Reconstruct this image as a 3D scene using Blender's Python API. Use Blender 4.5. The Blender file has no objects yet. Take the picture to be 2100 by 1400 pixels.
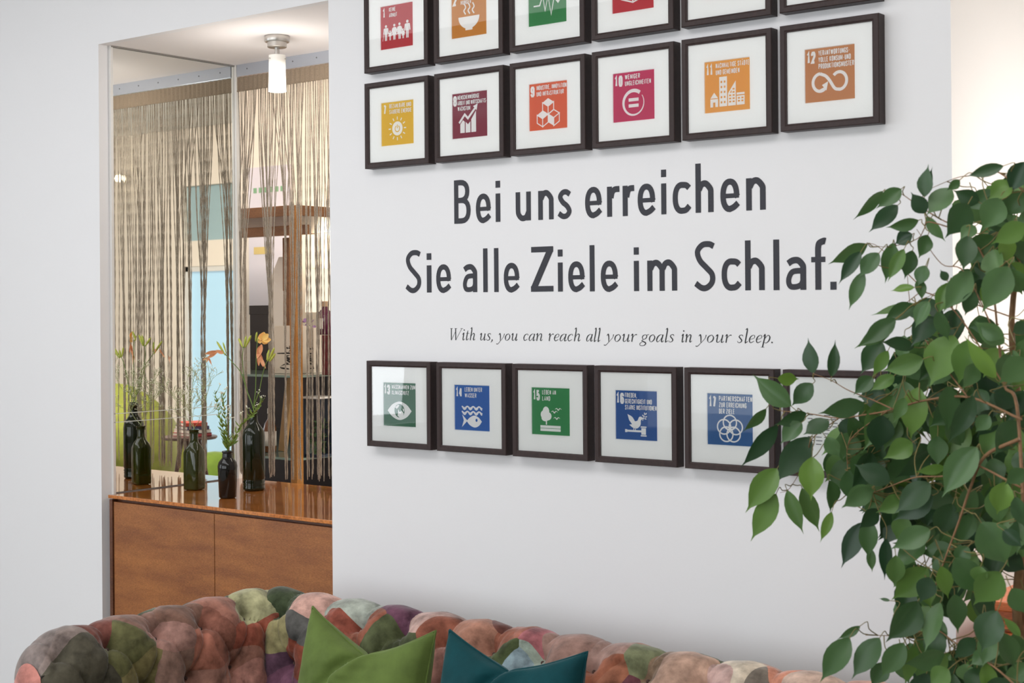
import bpy, bmesh, math, random
import numpy as np
from mathutils import Vector, Matrix, noise

random.seed(7)
SC = bpy.context.scene
COL = SC.collection
PI = math.pi

# ------------------------------------------------------------------ camera
F_PX, YAW, PITCH, ROLL = 3034.84, 0.6671, 0.0031, -0.008
CAM = Vector((0.0, -3.1506, 1.4651))
SHIFT_Y = -76.045
FW = Vector((-math.sin(YAW) * math.cos(PITCH), math.cos(YAW) * math.cos(PITCH), math.sin(PITCH)))
_rt = Vector((math.cos(YAW), math.sin(YAW), 0))
_up = _rt.cross(FW)
RT = _rt * math.cos(ROLL) + _up * math.sin(ROLL)
UP = -_rt * math.sin(ROLL) + _up * math.cos(ROLL)
cd = bpy.data.cameras.new('camera')
cam = bpy.data.objects.new('camera', cd)
COL.objects.link(cam)
m = Matrix((RT, UP, -FW)).transposed().to_4x4()
m.translation = CAM
cam.matrix_world = m
cd.sensor_width = 36.0
cd.lens = F_PX / 2100 * 36
cd.shift_y = SHIFT_Y / 2100
cd.clip_start = 0.05
cd.clip_end = 100
cd.dof.use_dof = True
cd.dof.focus_distance = 4.5
cd.dof.aperture_fstop = 9.0
SC.camera = cam

# ------------------------------------------------------------------ light
SC.view_settings.view_transform = 'Standard'
SC.view_settings.look = 'None'
SC.view_settings.gamma = 1.0
SC.view_settings.exposure = 0.5
SC.view_settings.use_curve_mapping = False
w = bpy.data.worlds.new('world')
SC.world = w
w.use_nodes = True
w.node_tree.nodes['Background'].inputs[0].default_value = (0.90, 0.95, 1.0, 1)
w.node_tree.nodes['Background'].inputs[1].default_value = 1.6


def area(name, loc, direction, sx, sy, power, color):
    l = bpy.data.lights.new(name, 'AREA')
    l.shape = 'RECTANGLE'
    l.size, l.size_y, l.energy, l.color = sx, sy, power, color
    o = bpy.data.objects.new(name, l)
    COL.objects.link(o)
    o.location = loc
    o.rotation_euler = Vector(direction).to_track_quat('-Z', 'Y').to_euler()
    return o


def point(name, loc, power, color, r=0.05):
    l = bpy.data.lights.new(name, 'POINT')
    l.energy, l.color, l.shadow_soft_size = power, color, r
    o = bpy.data.objects.new(name, l)
    COL.objects.link(o)
    o.location = loc
    return o


area('daylight_side_windows', (-8.4, -3.9, 1.9), (1, 0.12, -0.12), 4.0, 2.6, 230, (0.88, 0.94, 1.0))
area('overhead_fill_front', (-2.8, -1.70, 2.86), (0, 0.10, -1), 5.6, 1.0, 40, (0.99, 0.985, 1.0))  # unseen panel added as soft overhead fill for the front room
area('street_side_fill', (-2.4, -7.3, 1.8), (0, 1, -0.02), 8.0, 2.4, 110, (0.92, 0.96, 1.0))  # added frontal fill outside the unseen street openings, evens out the white wall
area('ceiling_light_back_room', (-1.4, 1.8, 2.86), (0, 0.45, -1), 3.0, 0.8, 150, (1.0, 0.92, 0.82))
area('ceiling_light_shop', (-5.6, 1.5, 2.86), (0, 0.3, -1), 1.6, 1.0, 38, (1.0, 0.93, 0.86))
point('lamp_glow_niche', (-3.748, 0.321, 2.17), 3.2, (1.0, 0.95, 0.89), 0.04)
point('lamp_glow_right', (-0.55, 0.42, 1.62), 18, (1.0, 0.93, 0.86), 0.12)

# ------------------------------------------------------------------ helpers


def rayd(px, py):
    return FW + RT * ((px - 1050) / F_PX) - UP * ((py - 700 - SHIFT_Y) / F_PX)


def hit(px, py, ax, v):
    d = rayd(px, py)
    t = (v - CAM[ax]) / d[ax]
    return CAM + d * t


def dep(px, py, t):
    return CAM + rayd(px, py) * t


XM = -4.335          # mirror plane


def hitm(px, py, y):
    """point of the real room whose mirror image shows at this pixel"""
    p = hit(px, py, 1, y)
    return Vector((2 * XM - p.x, p.y, p.z))


def srgb(r, g, b):
    def f(c):
        c /= 255.0
        return c / 12.92 if c <= 0.04045 else ((c + 0.055) / 1.055) ** 2.4
    return (f(r), f(g), f(b), 1)


def mat(name, col, rough=0.6, metal=0.0, sheen=0.0, coat=0.0, noise_amt=0.0, noise_scale=8.0,
        bump=0.0, bump_scale=60.0, stretch=(1, 1, 1), emit=None, estr=0.0, trans=0.0, ior=1.45, spec=0.5, rnd=0.0,
        col2=None):
    mt = bpy.data.materials.new(name)
    mt.use_nodes = True
    nt = mt.node_tree
    b = nt.nodes['Principled BSDF']
    b.inputs['Base Color'].default_value = col
    b.inputs['Roughness'].default_value = rough
    b.inputs['Metallic'].default_value = metal
    b.inputs['Sheen Weight'].default_value = sheen
    b.inputs['Sheen Roughness'].default_value = 0.35
    b.inputs['Coat Weight'].default_value = coat
    b.inputs['Coat Roughness'].default_value = 0.05
    b.inputs['Transmission Weight'].default_value = trans
    b.inputs['IOR'].default_value = ior
    b.inputs['Specular IOR Level'].default_value = spec
    if emit:
        b.inputs['Emission Color'].default_value = emit
        b.inputs['Emission Strength'].default_value = estr
    tc = mp = None
    if noise_amt or bump:
        tc = nt.nodes.new('ShaderNodeTexCoord')
        mp = nt.nodes.new('ShaderNodeMapping')
        mp.inputs['Scale'].default_value = stretch
        nt.links.new(tc.outputs['Object'], mp.inputs[0])
    if noise_amt:
        n = nt.nodes.new('ShaderNodeTexNoise')
        n.inputs['Scale'].default_value = noise_scale
        n.inputs['Detail'].default_value = 5
        n.inputs['Roughness'].default_value = 0.62
        nt.links.new(mp.outputs[0], n.inputs['Vector'])
        r = nt.nodes.new('ShaderNodeMapRange')
        r.inputs[1].default_value, r.inputs[2].default_value = 0.3, 0.7
        nt.links.new(n.outputs[0], r.inputs[0])
        mx = nt.nodes.new('ShaderNodeMix')
        mx.data_type = 'RGBA'
        c2 = col2 or tuple(c * (1 + noise_amt) for c in col[:3]) + (1,)
        c1 = col if col2 else tuple(c * (1 - noise_amt) for c in col[:3]) + (1,)
        mx.inputs[6].default_value = c1
        mx.inputs[7].default_value = c2
        nt.links.new(r.outputs[0], mx.inputs[0])
        nt.links.new(mx.outputs[2], b.inputs['Base Color'])
    if bump:
        n = nt.nodes.new('ShaderNodeTexNoise')
        n.inputs['Scale'].default_value = bump_scale
        n.inputs['Detail'].default_value = 3
        nt.links.new(mp.outputs[0], n.inputs['Vector'])
        bp = nt.nodes.new('ShaderNodeBump')
        bp.inputs['Strength'].default_value = bump
        bp.inputs['Distance'].default_value = 0.004
        nt.links.new(n.outputs[0], bp.inputs['Height'])
        nt.links.new(bp.outputs[0], b.inputs['Normal'])
    return mt


def link(o, parent=None):
    COL.objects.link(o)
    if parent is not None:
        o.parent = parent
    return o


def mesh(name, vs, fs, mt, parent=None, smooth=False, mis=None):
    me = bpy.data.meshes.new(name)
    me.from_pydata([tuple(v) for v in vs], [], fs)
    for q in (mt if isinstance(mt, (list, tuple)) else [mt]):
        me.materials.append(q)
    if mis:
        me.polygons.foreach_set('material_index', mis)
    if smooth:
        me.polygons.foreach_set('use_smooth', [True] * len(me.polygons))
    me.update()
    return link(bpy.data.objects.new(name, me), parent)


class MB:
    def __init__(s):
        s.v, s.f, s.mi = [], [], []

    def add(s, vs, fs, mi=0):
        k = len(s.v)
        s.v += [tuple(v) for v in vs]
        s.f += [tuple(i + k for i in f) for f in fs]
        s.mi += [mi] * len(fs)
        return s

    def box(s, x0, x1, y0, y1, z0, z1, mi=0):
        return s.add([(x0, y0, z0), (x1, y0, z0), (x1, y1, z0), (x0, y1, z0),
                      (x0, y0, z1), (x1, y0, z1), (x1, y1, z1), (x0, y1, z1)],
                     [(0, 3, 2, 1), (4, 5, 6, 7), (0, 1, 5, 4), (1, 2, 6, 5), (2, 3, 7, 6), (3, 0, 4, 7)], mi)

    def tube(s, pts, rad, n=6, mi=0, cap=True):
        pts = [Vector(p) for p in pts]
        if not isinstance(rad, (list, tuple)):
            rad = [rad] * len(pts)
        vs, fs = [], []
        ref = None
        for i, p in enumerate(pts):
            a = pts[max(i - 1, 0)]
            b = pts[min(i + 1, len(pts) - 1)]
            t = (b - a).normalized()
            if ref is None:
                ref = t.orthogonal().normalized()
            ref = (ref - t * ref.dot(t))
            ref = ref.normalized() if ref.length > 1e-6 else t.orthogonal().normalized()
            q = t.cross(ref)
            for k in range(n):
                an = 2 * PI * k / n
                vs.append(p + (ref * math.cos(an) + q * math.sin(an)) * rad[i])
        for i in range(len(pts) - 1):
            for k in range(n):
                k2 = (k + 1) % n
                fs.append((i * n + k, i * n + k2, (i + 1) * n + k2, (i + 1) * n + k))
        if cap:
            fs.append(tuple(range(n))[::-1])
            fs.append(tuple(range((len(pts) - 1) * n, len(pts) * n)))
        return s.add(vs, fs, mi)

    def lathe(s, prof, c=(0, 0, 0), n=28, mi=0, sq=0.0, M=None):
        """prof: (r, z) list; sq>0 squares the section"""
        vs, fs = [], []
        for r, z in prof:
            for k in range(n):
                a = 2 * PI * k / n
                ca, sa = math.cos(a), math.sin(a)
                q = sq if not callable(sq) else sq(z)
                g = 1.0
                if q > 0:
                    e = 2 + q * 6
                    g = (abs(ca) ** e + abs(sa) ** e) ** (-1 / e)
                v = Vector((r * g * ca, r * g * sa, z))
                if M is not None:
                    v = M @ v
                vs.append(v + Vector(c))
        for i in range(len(prof) - 1):
            for k in range(n):
                k2 = (k + 1) % n
                fs.append((i * n + k, i * n + k2, (i + 1) * n + k2, (i + 1) * n + k))
        if prof[0][0] > 1e-5:
            fs.append(tuple(range(n))[::-1])
        if prof[-1][0] > 1e-5:
            fs.append(tuple(range((len(prof) - 1) * n, len(prof) * n)))
        return s.add(vs, fs, mi)

    def build(s, name, mt, parent=None, smooth=False, bevel=0.0):
        o = mesh(name, s.v, s.f, mt, parent, smooth, s.mi)
        if bevel:
            md = o.modifiers.new('bevel', 'BEVEL')
            md.width = bevel
            md.segments = 2
            md.limit_method = 'ANGLE'
        return o


def shade_auto(o, ang=40):
    me = o.data
    me.polygons.foreach_set('use_smooth', [True] * len(me.polygons))
    me.set_sharp_from_angle(angle=math.radians(ang))


def thing(name, label, cat, loc=(0, 0, 0), group=None, rz=0.0):
    o = bpy.data.objects.new(name, None)
    o.empty_display_size = 0.05
    o.location = loc
    o.rotation_euler = (0, 0, rz)
    COL.objects.link(o)
    return tag(o, label, cat, group)


def tag(o, label, cat=None, group=None, kind=None):
    if label:
        o['label'] = label
    if cat:
        o['category'] = cat
    if group:
        o['group'] = group
    if kind:
        o['kind'] = kind
    return o


def struct(o, label=None):
    o['kind'] = 'structure'
    if label:
        o['label'] = label
    return o


def bez(p, n=10):
    """Catmull-Rom through the points"""
    p = [Vector(q) for q in p]
    if len(p) < 3:
        return p
    q = [2 * p[0] - p[1]] + p + [2 * p[-1] - p[-2]]
    out = []
    for i in range(1, len(q) - 2):
        for k in range(n):
            t = k / n
            a, b, c, d = q[i - 1], q[i], q[i + 1], q[i + 2]
            out.append(0.5 * ((2 * b) + (c - a) * t + (2 * a - 5 * b + 4 * c - d) * t * t + (3 * b - a - 3 * c + d) * t ** 3))
    out.append(p[-1])
    return out
# ------------------------------------------------------------------ materials
M_wall = mat('wall_paint', srgb(231, 230, 231), 0.85, bump=0.06, bump_scale=90)
M_ceil = mat('ceiling_paint', srgb(235, 234, 231), 0.9)
M_soffit = mat('soffit_paint', srgb(234, 230, 229), 0.8)
M_warmwall = mat('cream_wall_paint', srgb(240, 229, 215), 0.85)
M_floor = mat('stone_floor', srgb(150, 146, 138), 0.45, noise_amt=0.12, noise_scale=3)
M_white = mat('white_lacquer', srgb(226, 224, 220), 0.45)
M_alu = mat('aluminium', srgb(190, 195, 205), 0.35, metal=0.6)
M_dark = mat('dark_gap', srgb(30, 26, 24), 0.8)

WY, FZ, CZ = 0.033, -0.06, 2.9        # wall plane, floor, ceiling
NX0, NX1, NY, NZ = -4.345, -3.207, 0.66, 2.405
WX1 = -1.262                           # right end of the main wall


def box_obj(name, x0, x1, y0, y1, z0, z1, mt, parent=None, bevel=0.0):
    return MB().box(x0, x1, y0, y1, z0, z1).build(name, mt, parent, bevel=bevel)


# ------------------------------------------------------------------ setting
struct(box_obj('floor', -9.0, 3.0, -7.0, 5.0, FZ - 0.1, FZ, M_floor))
struct(box_obj('ceiling', -9.0, 3.0, -7.0, 5.0, CZ, CZ + 0.1, M_ceil))
struct(box_obj('wall_front', NX1, WX1, WY, 0.80, FZ, CZ, M_wall), 'white wall carrying the framed pictures and the lettering')
struct(box_obj('wall_left', -7.5, NX0, WY, NY, FZ, CZ, M_wall), 'white wall to the left of the niche')
hd = MB().box(NX0, NX1, WY, WY + .03, NZ, CZ).box(NX0, NX1, WY + .03, 0.80, NZ + 0.012, CZ)
struct(hd.build('wall_top', M_wall), 'white wall above the niche')
struct(box_obj('trim_1', NX0, NX1, WY + 0.03, NY + 0.12, NZ, NZ + 0.012, M_soffit), 'soffit of the niche')
# window wall at the left, with openings
ww = MB()
wins = [(-5.35, -3.95), (-3.75, -2.55)]
z0w, z1w = 0.55, 2.55
ww.box(-7.62, -7.5, -7.0, 0.8, FZ, z0w)
ww.box(-7.62, -7.5, -7.0, 0.8, z1w, CZ)
ys = [-7.0] + [v for a, b in wins for v in (a, b)] + [0.8]
for i in range(0, len(ys), 2):
    ww.box(-7.62, -7.5, ys[i], ys[i + 1], z0w, z1w)
struct(ww.build('wall_side', M_wall))
for i, (a, b) in enumerate(wins):
    e = thing('window_%d' % (i + 1), None, None, (-7.56, (a + b) / 2, z0w))
    struct(e)
    h = (b - a) / 2
    fr = MB().box(-0.03, 0.03, -h, -h + 0.06, 0, 2.0).box(-0.03, 0.03, h - 0.06, h, 0, 2.0)
    fr.box(-0.03, 0.03, -h, h, 0, 0.06).box(-0.03, 0.03, -h, h, 1.94, 2.0).box(-0.02, 0.02, -0.02, 0.02, 0.06, 1.94)
    fr.build('window_frame', M_white, e)
# wall behind the photographer with tall street windows
wb = MB().box(-7.6, 3.0, -7.0, -6.88, FZ, 0.5).box(-7.6, 3.0, -7.0, -6.88, 2.6, CZ)
gx = [(-6.6, -5.2), (-4.6, -3.2), (-2.6, -1.2), (-0.6, 0.8)]
e_ = [-7.6] + [v for a, b in gx for v in (a, b)] + [3.0]
for i in range(0, len(e_), 2):
    wb.box(e_[i], e_[i + 1], -7.0, -6.88, 0.5, 2.6)
M_room = mat('room_paint', srgb(196, 194, 190), 0.85)
struct(wb.build('wall_street', M_room), 'wall with street windows behind the photographer')
struct(box_obj('wall_entrance', 3.0, 3.1, -7.0, 5.0, FZ, CZ, M_room))
# pleated sheer curtains beside the side windows
M_sheer = mat('sheer_fabric', srgb(225, 228, 232), 0.9, trans=0.0)
for k, (ya, yb) in enumerate([(-4.55, -3.7), (-3.0, -2.3)]):
    vs = []
    n = 90
    for i in range(n + 1):
        y = ya + (yb - ya) * i / n
        for z in (FZ + .05, 2.62):
            vs.append((-7.38 + .045 * math.sin(i * .9) + .01 * math.sin(i * .37), y, z))
    c = mesh('window_curtain', vs, [(2 * i, 2 * i + 1, 2 * i + 3, 2 * i + 2) for i in range(n)], M_sheer, smooth=True)
    tag(c, ['pleated white window curtain between the side windows', 'pleated white window curtain at the near end of the side windows'][k], 'curtain')
M_glass = mat('window_glass', (0.9, 0.97, 1, 1), 0.02)
nt = M_glass.node_tree
nt.nodes.clear()
o_ = nt.nodes.new('ShaderNodeOutputMaterial')
tr = nt.nodes.new('ShaderNodeBsdfTransparent')
gl = nt.nodes.new('ShaderNodeBsdfGlossy')
gl.inputs['Roughness'].default_value = 0.01
fr_ = nt.nodes.new('ShaderNodeFresnel')
fr_.inputs[0].default_value = 1.42
mx = nt.nodes.new('ShaderNodeMixShader')
nt.links.new(fr_.outputs[0], mx.inputs[0])
nt.links.new(tr.outputs[0], mx.inputs[1])
nt.links.new(gl.outputs[0], mx.inputs[2])
nt.links.new(mx.outputs[0], o_.inputs[0])

# jamb step and corner post of the niche
struct(box_obj('trim_2', NX0, NX0 + 0.012, WY + 0.042, WY + 0.052, FZ, NZ, M_white))
struct(box_obj('trim_3', -4.334, -4.322, NY - 0.016, NY, 0.826, NZ, M_white), 'slim white corner post beside the mirror')

# mirror on the left flank of the niche
M_mirror = mat('mirror_silver', (0.88, 0.89, 0.86, 1), 0.012, metal=1.0)
M_medge = mat('glass_edge', srgb(60, 85, 78), 0.2)
mi = thing('mirror', 'tall mirror covering the left flank of the niche beside the sideboard', 'mirror', (XM, WY + 0.045, 0.83))
my = NY - 0.018 - (WY + 0.045)
b = MB().box(-0.006, -0.0005, 0, my, 0, NZ - 0.004 - 0.83)
b.build('glass_edge', M_medge, mi)
mesh('mirror_pane', [(0, 0.002, 0), (0, my, 0), (0, my, NZ - 0.006 - 0.83), (0, 0.002, NZ - 0.006 - 0.83)], [(0, 1, 2, 3)], M_mirror, mi)
# cut-glass strip across the mirror
M_strip = mat('cut_glass', srgb(226, 230, 224), 0.4)
st = MB()
za, zb = hit(230, 867, 0, XM).z - 0.83, hit(230, 848, 0, XM).z - 0.83
ye = hit(473, 845, 0, XM).y - (WY + 0.045)
st.box(0.0005, 0.002, 0, ye, za, za + 0.0022).box(0.0005, 0.002, 0, ye, zb - 0.0022, zb).box(0.0005, 0.002, ye - 0.003, ye, za, zb)
st.build('engraved_line', M_strip, mi)
M_prof = mat('mirror_profile', srgb(150, 146, 142), 0.4, metal=0.4)
MB().box(-0.004, 0.006, 0, my, NZ - 0.835, NZ - 0.831).build('top_channel', M_prof, mi)
# ------------------------------------------------------------------ flat shapes (strokes and polygons in 2D)


def ell(cx, cy, rx, ry, a0=0, a1=360, n=20, e=2.0):
    out = []
    for i in range(n + 1):
        a = math.radians(a0 + (a1 - a0) * i / n)
        c, s = math.cos(a), math.sin(a)
        k = 2.0 / e
        out.append((cx + rx * math.copysign(abs(c) ** k, c), cy + ry * math.copysign(abs(s) ** k, s)))
    return out


def cat2(p, n=6):
    return [(v.x, v.y) for v in bez([(q[0], q[1], 0) for q in p], n)]


class Flat:
    """2D shapes laid on a plane: (u, v) -> O + U*u + V*v + N*layer"""

    def __init__(s, O, U, V, N, step=0.0003):
        s.O, s.U, s.V, s.N, s.step = Vector(O), Vector(U), Vector(V), Vector(N), step
        s.m = MB()
        s.k = 0
        s.eps = 2.5e-5

    def P(s, u, v, l):
        return s.O + s.U * u + s.V * v + s.N * (s.step * l + s.eps * (s.k % 9))

    def poly(s, pts, mi=0, l=1):
        s.k += 1
        s.m.add([s.P(u, v, l) for u, v in pts], [tuple(range(len(pts)))], mi)
        return s

    def rect(s, u0, v0, u1, v1, mi=0, l=1):
        return s.poly([(u0, v0), (u1, v0), (u1, v1), (u0, v1)], mi, l)

    def stroke(s, pts, w, mi=0, l=1, closed=False, wr=None, ext=0.0):
        """ribbon of width w (float or list per point) along pts, mitred"""
        s.k += 1
        pts = [Vector((p[0], p[1])) for p in pts]
        q = [pts[0]]
        for p in pts[1:]:
            if (p - q[-1]).length > 1e-6:
                q.append(p)
        if len(q) != len(pts) and isinstance(w, list):
            w = w[:len(q)]
        pts = q
        n = len(pts)
        if n < 2:
            return s
        if closed and (pts[0] - pts[-1]).length < 1e-6:
            pts = pts[:-1]
            n -= 1
        if ext and not closed:
            pts[0] = pts[0] + (pts[0] - pts[1]).normalized() * ext
            pts[-1] = pts[-1] + (pts[-1] - pts[-2]).normalized() * ext
        vs = []
        for i in range(n):
            if closed:
                a, b = pts[i - 1], pts[(i + 1) % n]
            else:
                a, b = pts[max(i - 1, 0)], pts[min(i + 1, n - 1)]
            d1 = (pts[i] - a)
            d2 = (b - pts[i])
            if d1.length < 1e-7:
                d1 = d2
            if d2.length < 1e-7:
                d2 = d1
            d1, d2 = d1.normalized(), d2.normalized()
            t = d1 + d2
            t = t.normalized() if t.length > 0.15 else d1
            nn = Vector((-t.y, t.x))
            c = max(nn.dot(Vector((-d1.y, d1.x))), 0.45)
            ww = (w[i] if isinstance(w, list) else w) / 2 / c
            vs.append(s.P(*(pts[i] - nn * ww), l))
            vs.append(s.P(*(pts[i] + nn * ww), l))
        fs = [(2 * i, 2 * i + 2, 2 * i + 3, 2 * i + 1) for i in range(n - 1)]
        if closed:
            fs.append((2 * n - 2, 0, 1, 2 * n - 1))
        s.m.add(vs, fs, mi)
        return s

    def ring(s, cx, cy, rx, ry, w, mi=0, l=1, n=28):
        return s.stroke(ell(cx, cy, rx, ry, 0, 360, n), w, mi, l, closed=True)

    def build(s, name, mt, parent=None):
        return s.m.build(name, mt, parent)


# ---- large condensed sans: cap height 1, x-height X, built for a given width
X = 0.64
SW = 0.128


def big_glyph(f, ch, W, ox, oy, S):
    """draws ch of width W (cap units) at ox,oy scaled S"""
    h = SW / 2

    def st(p, w=SW, closed=False):
        f.stroke([(ox + S * a, oy + S * b) for a, b in p], [S * x for x in w] if isinstance(w, list) else S * w, closed=closed)

    def pl(p):
        f.poly([(ox + S * a, oy + S * b) for a, b in p])

    def bowl(x0, y0, y1, xr, n=10):
        xm = max(x0, xr - 0.2)
        return [(x0, y0)] + ell(xm, (y0 + y1) / 2, xr - xm, (y1 - y0) / 2, -90, 90, n, 2.3) + [(x0, y1)]
    if ch == 'B':
        pl([(0, 0), (SW, 0), (SW, 1), (0, 1)])
        st(bowl(h, h * .94, 0.53, W - h), SW * .97)
        st(bowl(h, 0.53, 1 - h * .94, W * .93 - h), SW * .97)
    elif ch == 'e':
        cy = X / 2
        st([(W - h * .6, cy - .035)] + ell(W / 2, cy, W / 2 - h, cy - h * .9 + .012, 0, 270, 22, 2.25) + cat2([(W * .5, h * .9 - .012), (W * .72, .085), (W * .93, .16)], 4)[1:], SW * .97)
        st([(h, cy - .01), (W - .01, cy - .01)], SW * .72)
    elif ch == 'i':
        pl([(0, 0), (W, 0), (W, X), (0, X)])
        pl([(0, .77), (W, .77), (W, .925), (0, .925)])
    elif ch == 'l':
        pl([(0, 0), (W, 0), (W, 1), (0, 1)])
    elif ch == '.':
        pl([(0, 0), (W, 0), (W, .155), (0, .155)])
    elif ch in 'nhm':
        top = 1.0 if ch == 'h' else X
        pl([(0, 0), (SW, 0), (SW, top), (0, top)])
        k = 2 if ch == 'm' else 1
        pitch = (W - SW) / k
        for j in range(k):
            x0 = h + j * pitch
            x1 = x0 + pitch
            st([(x0 + .02, X * .72)] + cat2([(x0 + .02, X * .72), (x0 + pitch * .28, X - h * 1.15), (x0 + pitch * .62, X - h * .92), (x1 - .01, X - .17), (x1, X - .27)], 5) + [(x1, 0)], SW)
    elif ch == 'u':
        pl([(W - SW, 0), (W, 0), (W, X), (W - SW, X)])
        st([(h, X), (h, .27)] + cat2([(h, .27), (h + .015, .15), (W * .40, h * .9), (W * .68, h * 1.2), (W - h, .2)], 5)[1:], SW)
    elif ch == 'r':
        pl([(0, 0), (SW, 0), (SW, X), (0, X)])
        st(cat2([(h + .04, X * .62), (h + .07, X * .8), (W * .62, X - h * 1.05), (W, X - h * .95)], 6), SW)
    elif ch == 'c':
        cy = X / 2
        st(cat2([(W * .94, X - .125), (W * .78, X - h * 1.05), (W * .52, X - h * .85)], 4) + ell(W * .52, cy, W * .52 - h, cy - h * .85, 90, 270, 16, 2.25)[1:] + cat2([(W * .52, h * .85), (W * .76, h * 1.1), (W * .96, .15)], 4)[1:], SW * .97)
    elif ch == 's':
        st(cat2([(W * .86, X - .115), (W * .62, X - h * .9), (W * .36, X - h * 1.1), (W * .19, X * .75), (W * .36, X * .57),
                 (W * .66, X * .43), (W * .82, X * .25), (W * .64, h * 1.05), (W * .36, h * .9), (W * .08, .125)], 6), SW * .93)
    elif ch == 'S':
        st(cat2([(W * .88, .90), (W * .68, 1 - h * .85), (W * .38, 1 - h * 1.1), (W * .17, .80), (W * .27, .62),
                 (W * .55, .47), (W * .80, .33), (W * .80, .17), (W * .58, h * .95), (W * .34, h * .9), (W * .08, .15)], 6), SW * .96)
    elif ch == 'a':
        st(cat2([(W * .12, X - .12), (W * .34, X - h * 1.0), (W * .62, X - h * 1.0), (W - h - .01, X - .16), (W - h, X - .25)], 5) + [(W - h, 0)], SW)
        st(cat2([(W - h, .36), (W * .62, .375), (W * .30, .345), (h, .20), (W * .22, .08), (W * .48, h * .95), (W * .74, .10), (W - h, .2)], 5), SW * .88)
    elif ch == 'Z':
        t = SW * .98
        pl([(W * .02, 1 - t), (W, 1 - t), (W, 1), (W * .02, 1)])
        pl([(0, 0), (W, 0), (W, t), (0, t)])
        pl([(0, t * .8), (W * .30, t * .8), (W, 1 - t * .8), (W * .70, 1 - t * .8)])
    elif ch == 'f':
        xs = W * .27
        st([(xs + h, 0), (xs + h, .80)] + cat2([(xs + h, .80), (xs + h + .025, .90), (xs + h + .12, 1 - h * .9), (W, 1 - h * 1.0)], 5)[1:], SW)
        pl([(0, X - .105), (W * .98, X - .105), (W * .98, X), (0, X)])


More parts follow.
